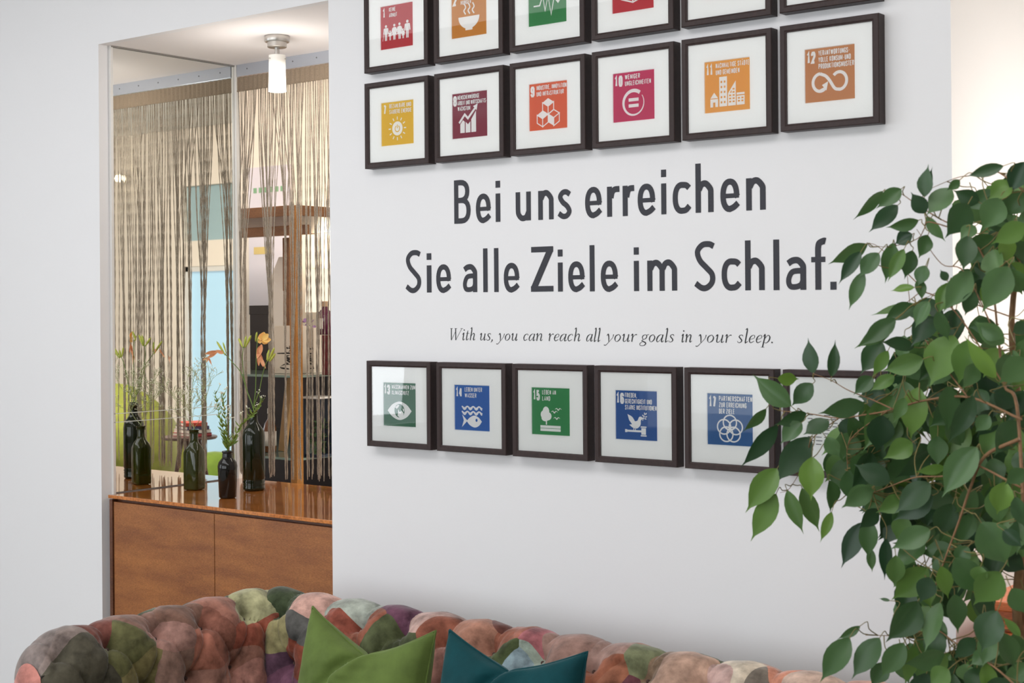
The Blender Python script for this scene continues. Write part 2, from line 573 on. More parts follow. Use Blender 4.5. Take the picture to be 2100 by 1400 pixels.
# ---- condensed capitals for the prints: unit box strokes
CAPS = {
    'A': [[(0, 0), (.5, 1), (1, 0)], [(.2, .3), (.8, .3)]],
    'B': [[(0, 0), (0, 1), (.7, 1), (.95, .85), (.95, .65), (.7, .52), (0, .52)], [(.7, .52), (1, .38), (1, .15), (.75, 0), (0, 0)]],
    'C': [[(1, .72), (1, .85), (.75, 1), (.25, 1), (0, .85), (0, .15), (.25, 0), (.75, 0), (1, .15), (1, .3)]],
    'D': [[(0, 0), (0, 1), (.65, 1), (1, .82), (1, .18), (.65, 0), (0, 0)]],
    'E': [[(1, 0), (0, 0), (0, 1), (1, 1)], [(0, .52), (.85, .52)]],
    'F': [[(0, 0), (0, 1), (1, 1)], [(0, .5), (.85, .5)]],
    'G': [[(1, .75), (1, .85), (.75, 1), (.25, 1), (0, .85), (0, .15), (.25, 0), (.75, 0), (1, .15), (1, .48), (.55, .48)]],
    'H': [[(0, 0), (0, 1)], [(1, 0), (1, 1)], [(0, .5), (1, .5)]],
    'I': [[(.5, 0), (.5, 1)]],
    'K': [[(0, 0), (0, 1)], [(1, 1), (.1, .45)], [(.3, .55), (1, 0)]],
    'L': [[(0, 1), (0, 0), (1, 0)]],
    'M': [[(0, 0), (0, 1)], [(.03, 1), (.5, .15), (.97, 1)], [(1, 1), (1, 0)]],
    'N': [[(0, 0), (0, 1)], [(.02, .98), (.98, .02)], [(1, 0), (1, 1)]],
    'O': [[(.25, 0), (0, .15), (0, .85), (.25, 1), (.75, 1), (1, .85), (1, .15), (.75, 0), (.25, 0)]],
    'P': [[(0, 0), (0, 1), (.75, 1), (1, .87), (1, .6), (.75, .47), (0, .47)]],
    'R': [[(0, 0), (0, 1), (.75, 1), (1, .87), (1, .65), (.75, .52), (0, .52)], [(.55, .52), (1, 0)]],
    'S': [[(1, .75), (1, .87), (.75, 1), (.25, 1), (0, .87), (0, .68), (1, .35), (1, .14), (.75, 0), (.25, 0), (0, .14), (0, .27)]],
    'T': [[(.5, 0), (.5, 1)], [(0, 1), (1, 1)]],
    'U': [[(0, 1), (0, .15), (.25, 0), (.75, 0), (1, .15), (1, 1)]],
    'V': [[(0, 1), (.5, 0), (1, 1)]],
    'W': [[(0, 1), (.25, 0)], [(.25, 0), (.5, .95)], [(.5, .95), (.75, 0)], [(.75, 0), (1, 1)]],
    'Z': [[(0, 1), (1, 1)], [(1, 1), (0, 0)], [(0, 0), (1, 0)]],
    '1': [[(.15, .8), (.6, 1), (.6, 0)]],
    '2': [[(0, .7), (0, .87), (.25, 1), (.75, 1), (1, .87), (1, .62), (0, 0), (1, 0)]],
    '3': [[(0, .75), (0, .87), (.25, 1), (.75, 1), (1, .87), (1, .65), (.7, .52), (1, .4), (1, .13), (.75, 0), (.25, 0), (0, .13), (0, .25)]],
    '4': [[(.75, 0), (.75, 1)], [(.72, 1), (0, .28)], [(0, .26), (1.1, .26)]],
    '5': [[(1, 1), (.08, 1), (.05, .55), (.7, .62), (1, .48), (1, .14), (.75, 0), (.25, 0), (0, .14), (0, .25)]],
    '6': [[(1, .74), (1, .87), (.75, 1), (.25, 1), (0, .87), (0, .45)], [(.25, .55), (0, .44), (0, .13), (.25, 0), (.75, 0), (1, .13), (1, .42), (.75, .55), (.25, .55)]],
    '7': [[(0, 1), (1.05, 1)], [(1, 1), (.4, 0)]],
    '8': [[(.25, .53), (0, .65), (0, .87), (.25, 1), (.75, 1), (1, .87), (1, .65), (.75, .53), (.25, .53)], [(.25, .53), (0, .40), (0, .13), (.25, 0), (.75, 0), (1, .13), (1, .40), (.75, .53), (.25, .53)]],
    '9': [[(0, .26), (0, .13), (.25, 0), (.75, 0), (1, .13), (1, .55)], [(.75, .45), (1, .56), (1, .87), (.75, 1), (.25, 1), (0, .87), (0, .58), (.25, .45), (.75, .45)]],
    '0': [[(.25, 0), (0, .15), (0, .85), (.25, 1), (.75, 1), (1, .85), (1, .15), (.75, 0), (.25, 0)]],
    '-': [[(.15, .42), (.85, .42)]],
    ',': [[(.4, .06), (.3, -.15)]],
}
WID = {'I': .10, 'M': 1.45, 'W': 1.75, 'E': .85, 'L': .8, 'F': .8, 'T': .95, ',': .4, '-': .7, '1': .75, ' ': .55}


def caps(f, text, u, v, h, w=None, sw=0.17, gw=0.36, gap=0.17, mi=0, l=1):
    """draw text from (u,v) baseline, cap height h; if w given, fit that width"""
    tot = 0
    for c in text:
        c2 = {'Ä': 'A', 'Ü': 'U', 'Ö': 'O'}.get(c, c)
        tot += WID.get(c2, 1) * gw + gap + (sw if c != ' ' else 0)
    tot -= gap
    k = (w / (tot * h)) if w else 1.0
    x = u
    for c in text:
        c2 = {'Ä': 'A', 'Ü': 'U', 'Ö': 'O'}.get(c, c)
        W = WID.get(c2, 1) * gw * h * k
        s_ = sw * h
        if c != ' ':
            x0 = x + s_ / 2 * k
            for stp in CAPS[c2]:
                top = h - s_
                f.stroke([(x0 + a * W, v + s_ / 2 + b * top) for a, b in stp], s_ * (0.5 + 0.5 * k), mi, l, closed=stp[0] == stp[-1] and len(stp) > 3)
            if c != c2:
                f.rect(x0 + .05 * W, v + h * 1.07, x0 + .35 * W, v + h * 1.2, mi, l)
                f.rect(x0 + .65 * W, v + h * 1.07, x0 + .95 * W, v + h * 1.2, mi, l)
            x += W + (sw + gap) * h * k
        else:
            x += W + gap * h * k
    return x


# ---- italic serif, thin: (x, y[, w]) strokes; x-height .6; slant added later
T, K = .030, .092
ITAL = {
    'W': (1.05, [[(.0, .98, T), (.22, .98, T)], [(.10, .97, K), (.24, .0, K)], [(.24, .0, T), (.50, .80, T)], [(.44, .97, K), (.60, .0, K)], [(.60, .0, T), (.94, .97, T)], [(.36, .98, T), (.56, .98, T)], [(.84, .98, T), (1.04, .98, T)]]),
    'i': (.26, [[(.0, .46, T), (.07, .57, K * .8), (.10, .56, K), (.10, .1, K), (.14, .02, K * .6), (.25, .12, T)], [(.09, .80, K * 1.2), (.09, .90, K * 1.2)]]),
    't': (.30, [[(.12, .82, T), (.11, .6, K), (.10, .12, K), (.15, .02, K * .6), (.28, .14, T)], [(.0, .58, T), (.28, .58, T)]]),
    'h': (.50, [[(.0, .95, T), (.10, .98, K), (.10, .0, K)], [(.10, .3, T), (.24, .56, K * .5), (.34, .54, K), (.36, .4, K), (.34, .1, K), (.39, .02, K * .6), (.48, .12, T)]]),
    'u': (.50, [[(.0, .46, T), (.09, .57, K), (.10, .4, K), (.10, .1, K), (.17, .02, K * .5), (.28, .14, T), (.36, .4, T)], [(.37, .58, K), (.36, .1, K), (.40, .02, K * .6), (.49, .12, T)]]),
    's': (.36, [[(.29, .46, T), (.25, .56, K * .6), (.13, .56, K * .5), (.08, .44, K * .9), (.17, .32, K), (.26, .18, K), (.21, .04, K * .5), (.08, .02, K * .4), (.02, .14, T)]]),
    ',': (.20, [[(.06, .08, K * 1.3), (.09, .0, K), (.01, -.16, T)]]),
    '.': (.20, [[(.05, .0, K * 1.25), (.05, .10, K * 1.25)]]),
    'y': (.46, [[(.0, .46, T), (.08, .57, K), (.14, .3, K), (.17, .0, K * .6)], [(.40, .56, K * .8), (.36, .3, T), (.17, -.05, T), (.02, -.28, K * .5), (-.08, -.26, K * .8)]]),
    'o': (.44, [[(.24, .57, T), (.08, .46, K * .8), (.04, .22, K), (.14, .01, T), (.30, .12, K * .8), (.35, .36, K), (.24, .57, T)]]),
    'c': (.38, [[(.32, .44, K * .8), (.27, .56, T), (.10, .46, K * .8), (.05, .22, K), (.14, .02, K * .6), (.32, .14, T)]]),
    'a': (.48, [[(.36, .5, T), (.24, .57, T), (.09, .42, K * .9), (.04, .16, K), (.11, .01, K * .5), (.24, .14, T), (.35, .4, T)], [(.38, .57, K), (.34, .1, K), (.39, .02, K * .6), (.48, .12, T)]]),
    'n': (.52, [[(.0, .46, T), (.09, .57, K), (.10, .0, K)], [(.10, .3, T), (.26, .56, K * .5), (.36, .54, K), (.38, .4, K), (.36, .1, K), (.41, .02, K * .6), (.50, .12, T)]]),
    'r': (.36, [[(.0, .46, T), (.09, .57, K), (.10, .0, K)], [(.10, .3, T), (.22, .54, K * .4), (.33, .55, K)]]),
    'e': (.38, [[(.07, .26, T), (.28, .34, T), (.31, .5, K * .6), (.22, .57, T), (.09, .44, K * .8), (.05, .2, K), (.14, .02, K * .6), (.33, .14, T)]]),
    'l': (.25, [[(.0, .95, T), (.10, .98, K), (.10, .1, K), (.14, .02, K * .6), (.24, .12, T)]]),
    'g': (.46, [[(.22, .57, T), (.08, .46, K * .7), (.08, .28, K * .7), (.18, .2, T), (.30, .3, K * .7), (.32, .46, K * .7), (.22, .57, T)], [(.30, .52, T), (.43, .57, K * .5)], [(.16, .2, T), (.06, .1, K * .6), (.20, .01, K), (.33, -.1, K), (.24, -.27, K * .5), (.04, -.28, K * .5), (-.04, -.14, K * .5), (.10, .01, T)]]),
    'p': (.48, [[(.0, .46, T), (.09, .57, K), (.06, -.3, K)], [(-.03, -.3, T), (.17, -.3, T)], [(.09, .3, T), (.25, .57, K * .4), (.37, .44, K), (.35, .18, K * .9), (.22, .01, K * .4), (.09, .08, T)]]),
}


def ital_word(f, parts_cb, word, x0, x1, base, S):
    adv = sum(ITAL[c][0] + .015 for c in word) - .015
    k = (x1 - x0 - .12 * S) / (adv * S)
    x = x0
    for c in word:
        a, sts = ITAL[c]
        parts_cb()
        for stp in sts:
            p3 = [(q[0], q[1]) for q in stp]
            ws = [q[2] for q in stp]
            if len(p3) > 2:
                pp = bez([(p3[i][0], p3[i][1], ws[i]) for i in range(len(p3))], 4)
                p3 = [(v.x, v.y) for v in pp]
                ws = [max(v.z, T * .8) for v in pp]
            f[0].stroke([(x + S * k * a_ + S * .21 * b_, base + S * b_) for a_, b_ in p3], [S * q for q in ws])
        x += (a + .015) * S * k


M_ink = mat('dark_grey_vinyl', srgb(50, 50, 57), 0.55, bump=0.15, bump_scale=220, spec=0.4)
M_ink2 = mat('black_vinyl', srgb(30, 30, 34), 0.6)


def cx(c):
    return 800 + c / 2.1875


def wall_u(px, py=560):
    return hit(px, py, 1, WY).x


bigt = thing('wall_lettering', 'large dark grey wall lettering reading Bei uns erreichen Sie alle Ziele im Schlaf.', 'lettering', (0, WY, 0))
L1 = 'Bei uns erreichen'.replace(' ', '')
R1 = [(288, 362), (385, 452), (474, 495), (564, 632), (665, 734), (752, 816), (875, 950), (974, 1030), (1044, 1096), (1111, 1190), (1217, 1240), (1268, 1347), (1371, 1452), (1482, 1568), (1598, 1686)]
L2 = 'SiealleZieleimSchlaf.'
R2 = [(68, 144), (165, 186), (207, 273), (326, 391), (418, 438), (467, 487), (510, 580), (632, 733), (753, 775), (799, 873), (896, 918), (945, 1022), (1094, 1117), (1154, 1288), (1363, 1465), (1487, 1572), (1593, 1681), (1720, 1747), (1775, 1867), (1890, 1955), (1975, 2003)]
for txt, rr, p0, p1, ypx in ((L1, R1, (931, 459), (1570, 430), 430), (L2, R2, (833, 600), (1716, 594), 560)):
    A_, B_ = hit(*p0, 1, WY), hit(*p1, 1, WY)
    for ch, (a, b) in zip(txt, rr):
        u0, u1 = wall_u(cx(a), ypx), wall_u(cx(b), ypx)
        z = A_.z + (B_.z - A_.z) * (u0 - A_.x) / (B_.x - A_.x)
        S = 0.1225 if ypx == 430 else 0.1215
        f = Flat((0, 0, 0), (1, 0, 0), (0, 0, 1), (0, -1, 0), 0.0006)
        big_glyph(f, ch, (u1 - u0) / S, u0, z, S)
        f.build('letter', M_ink, bigt)
smt = thing('wall_lettering', 'small black italic line reading With us, you can reach all your goals in your sleep.', 'lettering', (0, WY, 0))
words = [('With', 262, 387), ('us,', 400, 470), ('you', 484, 577), ('can', 595, 690), ('reach', 707, 860), ('all', 878, 948),
         ('your', 968, 1110), ('goals', 1124, 1280), ('in', 1303, 1360), ('your', 1380, 1535), ('sleep.', 1555, 1732)]
A_, B_ = hit(919, 697, 1, WY), hit(1590, 703.5, 1, WY)
for wd, a, b in words:
    u0, u1 = wall_u(cx(a), 690), wall_u(cx(b), 690)
    z = A_.z + (B_.z - A_.z) * (u0 - A_.x) / (B_.x - A_.x)
    cur = [None]

    def nxt():
        if cur[0] is not None:
            cur[0].build('letter', M_ink2, smt)
        cur[0] = Flat((0, 0, 0), (1, 0, 0), (0, 0, 1), (0, -1, 0), 0.0006)
    ital_word(cur, nxt, wd, u0, u1, z, 0.0335)
    nxt()
# ------------------------------------------------------------------ framed goal prints
M_frame = mat('dark_brown_wood', srgb(50, 35, 33), 0.42, noise_amt=0.25, noise_scale=30, stretch=(3, 3, 30), bump=0.25, bump_scale=150, spec=0.35)
M_frameh = mat('dark_brown_wood_h', srgb(50, 35, 33), 0.42, noise_amt=0.25, noise_scale=30, stretch=(3, 3, 3), bump=0.25, bump_scale=150, spec=0.35)
M_mat = mat('mat_board', srgb(243, 243, 240), 0.9, bump=0.1, bump_scale=300)
M_back = mat('backing_board', srgb(120, 100, 80), 0.9)
M_print = mat('print_white', srgb(236, 235, 232), 0.7)
M_pglass = M_glass.copy()
M_pglass.name = 'picture_glass'
FS, FD, FW_, TS = 0.25, 0.0325, 0.0165, 0.127


def rail_mesh(mt):
    """bottom rail, mitred, local frame: x 0..FS, z 0..FW_, y 0 (front) .. FD"""
    a, c = FW_, 0.0012
    prof = [(0, 0.0015), (0.0015, 0), (a - 0.0045, 0), (a - 0.003, 0.0012), (a, 0.0022), (a, 0.009), (0.012, 0.009), (0.012, FD), (0, FD)]
    vs = [(z, y, z) for z, y in prof] + [(FS - z, y, z) for z, y in prof]
    n = len(prof)
    fs = [(i, (i + 1) % n, (i + 1) % n + n, i + n) for i in range(n)]
    fs = [f[::-1] for f in fs]
    me = bpy.data.meshes.new('frame_rail')
    me.from_pydata(vs, [], fs + [tuple(range(n)), tuple(range(n, 2 * n))[::-1]])
    me.materials.append(mt)
    return me


ME_rail = rail_mesh(M_frameh)
ME_stile = rail_mesh(M_frame)
for me in (ME_rail, ME_stile):
    bm = bmesh.new()
    bm.from_mesh(me)
    bmesh.ops.recalc_face_normals(bm, faces=bm.faces)
    bm.to_mesh(me)
    bm.free()


def picture(x, z, label, num, draw, colr, lines, cu=0.27, nr=(.04, .2)):
    e = thing('picture_frame', label, 'picture', (x, 0, z), 'framed pictures on the white wall')
    for k in range(4):
        o = bpy.data.objects.new('frame_rail', ME_rail if k % 2 == 0 else ME_stile)
        link(o, e)
        o.matrix_local = Matrix.Translation((FS / 2, 0, FS / 2)) @ Matrix.Rotation(k * PI / 2, 4, 'Y') @ Matrix.Translation((-FS / 2, 0, -FS / 2))
    my_ = 0.0060
    a = FW_ - 0.001
    t0 = (FS - TS) / 2
    mb = MB()
    # mat board with a bevelled window cut in it
    o4 = [(a, a), (FS - a, a), (FS - a, FS - a), (a, FS - a)]
    i4 = [(t0, t0), (FS - t0, t0), (FS - t0, FS - t0), (t0, FS - t0)]
    j = 0.0012
    j4 = [(t0 + j, t0 + j), (FS - t0 - j, t0 + j), (FS - t0 - j, FS - t0 - j), (t0 + j, FS - t0 - j)]
    if draw is None:
        mb.add([(p, my_, q) for p, q in o4], [(0, 1, 2, 3)])
    else:
        mb.add([(p, my_, q) for p, q in o4] + [(p, my_, q) for p, q in i4] + [(p, my_ + 0.0015, q) for p, q in j4],
               [(k, (k + 1) % 4, 4 + (k + 1) % 4, 4 + k) for k in range(4)] + [(4 + k, 4 + (k + 1) % 4, 8 + (k + 1) % 4, 8 + k) for k in range(4)])
    mb.build('mat_board', M_mat, e)
    MB().box(0.014, FS - 0.014, 0.010, 0.016, 0.014, FS - 0.014).build('backing_board', M_back, e)
    mesh('glass', [(a, 0.0034, a), (FS - a, 0.0034, a), (FS - a, 0.0034, FS - a), (a, 0.0034, FS - a)], [(0, 1, 2, 3)], M_pglass, e)
    if draw is None:
        f = Flat((0, my_ - 0.0002, 0), (1, 0, 0), (0, 0, 1), (0, -1, 0))
        for r in range(9):
            zz = FS - 0.105 - r * 0.0085
            for q in range(6):
                w0 = 0.062 + q * 0.021
                f.stroke([(w0, zz), (w0 + random.uniform(.012, .018), zz)], 0.0016)
        f.build('printed_text', M_ink2, e)
        return e
    Mt = mat('print_' + label.split()[1], colr, 0.6)
    pr = mesh('print', [(t0, my_ + .0014, t0), (FS - t0, my_ + .0014, t0), (FS - t0, my_ + .0014, FS - t0), (t0, my_ + .0014, FS - t0)], [(0, 1, 2, 3)], Mt, e)
    f = Flat((t0, my_ + 0.0013, t0), (TS, 0, 0), (0, 0, TS), (0, -1, 0), 0.00025)
    draw(f)
    f.build('print_symbol', [M_print, Mt], pr)
    f = Flat((t0, my_ + 0.0011, t0), (TS, 0, 0), (0, 0, TS), (0, -1, 0), 0.0002)
    caps(f, num, nr[0], 0.72, 0.225, w=nr[1] - nr[0], sw=0.21, gw=0.24, gap=0.08)
    y = 0.852
    for (t, wd) in lines:
        caps(f, t, cu, y, 0.098, w=wd, sw=0.15, gw=0.29, gap=0.13)
        y -= 0.13 if len(lines) < 3 else 0.122
    f.build('caption', M_print, pr)
    return e


def ic_family(f):
    for x, s, sk, cane in ((.17, 1.0, 0, 1), (.43, 1.0, 1, 0), (.59, 1.03, 1, 0), (.83, 1.12, 0, 0), (.30, .62, 0, 0), (.70, .62, 2, 0)):
        b = .20
        H = .36 * s
        f.poly(ell(x, b + H - .03 * s, .035 * s, .032 * s, 0, 360, 10)[:-1])
        if sk:
            f.poly([(x - .035 * s, b + H * .80), (x + .035 * s, b + H * .80), (x + .075 * s, b + H * .30), (x - .075 * s, b + H * .30)])
            f.stroke([(x - .045 * s, b + H * .76), (x - .085 * s, b + H * .46)], .028 * s)
            f.stroke([(x + .045 * s, b + H * .76), (x + .085 * s, b + H * .46)], .028 * s)
        else:
            f.rect(x - .045 * s, b + H * .40, x + .045 * s, b + H * .81)
            f.stroke([(x - .055 * s, b + H * .79), (x - .072 * s, b + H * .42)], .028 * s)
            f.stroke([(x + .055 * s, b + H * .79), (x + .072 * s, b + H * .42)], .028 * s)
        f.rect(x - .034 * s, b, x - .004 * s, b + H * .45)
        f.rect(x + .004 * s, b, x + .034 * s, b + H * .45)
        if cane:
            f.stroke([(x - .072, b + H * .4), (x - .10, b)], .013)


def ic_bowl(f):
    f.poly([(.2, .45)] + [(.5 + .3 * math.cos(a), .45 + .27 * math.sin(a)) for a in [PI + PI * i / 16 for i in range(1, 16)]] + [(.8, .45)])
    f.rect(.40, .15, .60, .22)
    for k in range(3):
        x = .38 + .12 * k
        f.stroke(cat2([(x + .03, .50), (x - .02, .58), (x + .03, .65), (x - .01, .74)]), .032)


def ic_pulse(f):
    f.stroke([(.14, .42), (.30, .42), (.38, .62), (.44, .30), (.52, .60), (.60, .20), (.72, .75)], .03)
    x, y = .78, .50
    f.poly([(x, y - .09), (x + .095, y + .02), (x + .095, y + .06), (x + .07, y + .09), (x + .03, y + .09), (x, y + .06), (x - .03, y + .09), (x - .07, y + .09), (x - .095, y + .06), (x - .095, y + .02)])


def ic_book(f):
    f.stroke([(.22, .55), (.22, .27), (.5, .18), (.5, .48)], .03)
    f.stroke([(.5, .18), (.78, .27), (.78, .55)], .03)
    f.poly([(.53, .24), (.74, .31), (.74, .56), (.53, .47)])
    f.poly([(.26, .31), (.47, .24), (.47, .47), (.26, .56)])
    f.stroke([(.84, .22), (.84, .5)], .045)


def ic_sun(f):
    f.poly(ell(.5, .38, .16, .16, 0, 360, 30)[:-1])
    for k in range(12):
        a = k * PI / 6 + PI / 2
        f.stroke([(.5 + .2 * math.cos(a), .38 + .2 * math.sin(a)), (.5 + .27 * math.cos(a), .38 + .27 * math.sin(a))], .026)
    f.stroke(ell(.5, .375, .07, .07, 120, 420, 18), .022, 1, 2)
    f.stroke([(.5, .385), (.5, .47)], .022, 1, 2)


def ic_chart(f):
    f.poly([(.23, .12), (.36, .12), (.36, .36), (.31, .40), (.23, .31)])
    f.poly([(.385, .12), (.52, .12), (.52, .36), (.45, .30), (.385, .36)])
    f.poly([(.545, .12), (.68, .12), (.68, .58), (.545, .40)])
    f.stroke([(.20, .34), (.36, .52), (.45, .43), (.68, .66)], .05)
    f.poly([(.73, .73), (.60, .685), (.70, .585)])


def ic_cubes(f):
    def cube(cx, cy, top, left, right):
        a, b, c = .145, .085, .17
        t = [(cx, cy + b), (cx + a, cy), (cx, cy - b), (cx - a, cy)]
        if top:
            f.poly(t)
        else:
            f.stroke(t + [t[0]], .022, closed=True)
        L = [(cx - a, cy), (cx, cy - b), (cx, cy - b - c), (cx - a, cy - c)]
        R = [(cx + a, cy), (cx, cy - b), (cx, cy - b - c), (cx + a, cy - c)]
        for q, s_ in ((L, left), (R, right)):
            if s_:
                f.poly(q)
            else:
                f.stroke(q + [q[0]], .022, closed=True)
    cube(.5, .58, 1, 0, 0)
    cube(.355, .33, 1, 0, 0)
    cube(.645, .33, 0, 1, 0)


def ic_equal(f):
    f.rect(.38, .40, .62, .465)
    f.rect(.38, .28, .62, .345)
    pts = ell(.5, .37, .245, .245, 52, 360 + 35, 44)
    ws = [.075 - .062 * (i / 44) ** 1.1 for i in range(45)]
    f.stroke(pts, ws)


def ic_city(f):
    b = .11
    f.poly([(.13, b), (.19, b), (.19, b + .09), (.24, b + .09), (.24, b), (.30, b), (.30, b + .155), (.13, b + .155)])
    f.poly([(.13, b + .17), (.30, b + .17), (.215, b + .28)])
    f.rect(.33, b, .50, b + .57)
    for r in range(5):
        for c in range(2):
            f.rect(.36 + .07 * c, b + .06 + r * .098, .395 + .07 * c, b + .10 + r * .098, 1, 2)
    f.poly([(.52, b), (.69, b), (.69, b + .47), (.52, b + .24)])
    for r in range(3):
        for c in range(2):
            f.rect(.545 + .075 * c, b + .06 + r * .06, .59 + .075 * c, b + .09 + r * .06, 1, 2)
    for r in range(2):
        f.rect(.62, b + .24 + r * .06, .665, b + .27 + r * .06, 1, 2)
    f.poly([(.56, b + .245), (.60, b + .245), (.60, b + .3)], 1, 2)
    f.rect(.71, b, .88, b + .175)
    f.rect(.71, b + .195, .88, b + .235)
    for r in range(2):
        for c in range(2):
            f.rect(.735 + .075 * c, b + .06 + r * .055, .78 + .075 * c, b + .09 + r * .055, 1, 2)


def ic_loop(f):
    w_ = .058
    f.stroke(ell(.31, .36, .145, .16, -50, -270, 24), w_)
    f.stroke(cat2([(.31, .52), (.42, .47), (.50, .38), (.60, .23), (.70, .20)], 8), w_)
    f.stroke(ell(.69, .36, .145, .16, -90, 138, 28), w_)
    f.poly([(.47, .37), (.345, .31), (.435, .20)])
    f.stroke([(.30, .20), (.40, .24)], w_)


def ic_eye(f):
    f.poly(cat2([(.13, .36), (.28, .50), (.5, .57), (.72, .50), (.87, .36)], 6) + cat2([(.87, .36), (.72, .22), (.5, .15), (.28, .22), (.13, .36)], 6)[1:-1])
    f.poly(ell(.5, .36, .155, .155, 0, 360, 30)[:-1], 1, 2)
    f.poly([(.37, .44), (.45, .50), (.50, .49), (.46, .43), (.41, .40)], 0, 3)
    f.poly([(.46, .40), (.50, .33), (.56, .36), (.60, .34), (.63, .30), (.60, .20), (.50, .205), (.44, .25), (.46, .32)], 0, 3)
    f.poly([(.60, .42), (.645, .40), (.64, .34), (.61, .36)], 0, 3)


def ic_fish(f):
    for y in (.52, .41):
        up = [(.21 + .58 * i / 24, y + .028 * math.cos(2 * PI * 3.5 * i / 24) + .012) for i in range(25)]
        dn = [(.21 + .58 * i / 24, y - .055 - .012 + .028 * math.cos(2 * PI * 3.5 * i / 24 + .35)) for i in range(25)]
        f.stroke([((a[0] + b_[0]) / 2, (a[1] + b_[1]) / 2 + .01) for a, b_ in zip(up, dn)], [.045 + .015 * math.cos(2 * PI * 3.5 * i / 24 + PI) for i in range(25)])
    f.poly(cat2([(.78, .21), (.68, .30), (.56, .335), (.44, .29), (.345, .21)], 5) + cat2([(.345, .21), (.44, .12), (.58, .075), (.70, .12), (.78, .21)], 5)[1:-1])
    f.poly([(.37, .215), (.22, .35), (.265, .22), (.21, .07)])
    f.poly(ell(.63, .235, .03, .035, 0, 360, 14)[:-1], 1, 2)


def ic_tree(f):
    for c in ((.38, .50, .085, .10), (.33, .43, .09, .09), (.42, .40, .105, .09), (.36, .36, .10, .07)):
        f.poly(ell(*c, 0, 360, 20)[:-1])
    f.rect(.375, .22, .405, .33)
    f.rect(.23, .15, .76, .205)
    f.rect(.23, .085, .76, .14)
    for x, y in ((.60, .48), (.70, .54), (.66, .35)):
        f.stroke(cat2([(x - .085, y + .01), (x - .04, y + .03), (x, y - .005), (x + .04, y + .03), (x + .085, y + .01)]), [.006 + .02 * (1 - abs(i - 12) / 12) for i in range(25)])


def ic_dove(f):
    f.poly(cat2([(.29, .52), (.40, .47), (.47, .38)], 5) + cat2([(.47, .38), (.53, .40), (.57, .47), (.63, .475), (.65, .43)], 4)[1:]
           + cat2([(.65, .43), (.61, .40), (.60, .31), (.52, .24), (.42, .25), (.33, .31)], 5)[1:] + [(.40, .32), (.33, .40)])
    f.stroke([(.65, .40), (.70, .50)], .012)
    for x, y, a in ((.665, .50, 2.4), (.70, .54, 1.7), (.735, .54, .9), (.735, .48, .3), (.66, .45, 2.9), (.72, .44, -.2)):
        f.poly([(x + .028 * math.cos(t) * math.cos(a) - .013 * math.sin(t) * math.sin(a), y + .028 * math.cos(t) * math.sin(a) + .013 * math.sin(t) * math.cos(a)) for t in [2 * PI * i / 8 for i in range(8)]])
    f.rect(.43, .20, .445, .26)
    f.rect(.47, .20, .485, .26)
    f.rect(.27, .165, .62, .205)
    f.rect(.23, .155, .28, .215)
    f.rect(.62, .12, .73, .25)
    f.rect(.605, .085, .745, .11)
    f.rect(.605, .26, .745, .285)


def ic_rings(f):
    for k in range(5):
        a = PI / 2 + k * 2 * PI / 5
        f.ring(.5 + .135 * math.cos(a), .32 + .125 * math.sin(a), .145, .14, .028, l=1 + 0.1 * k)


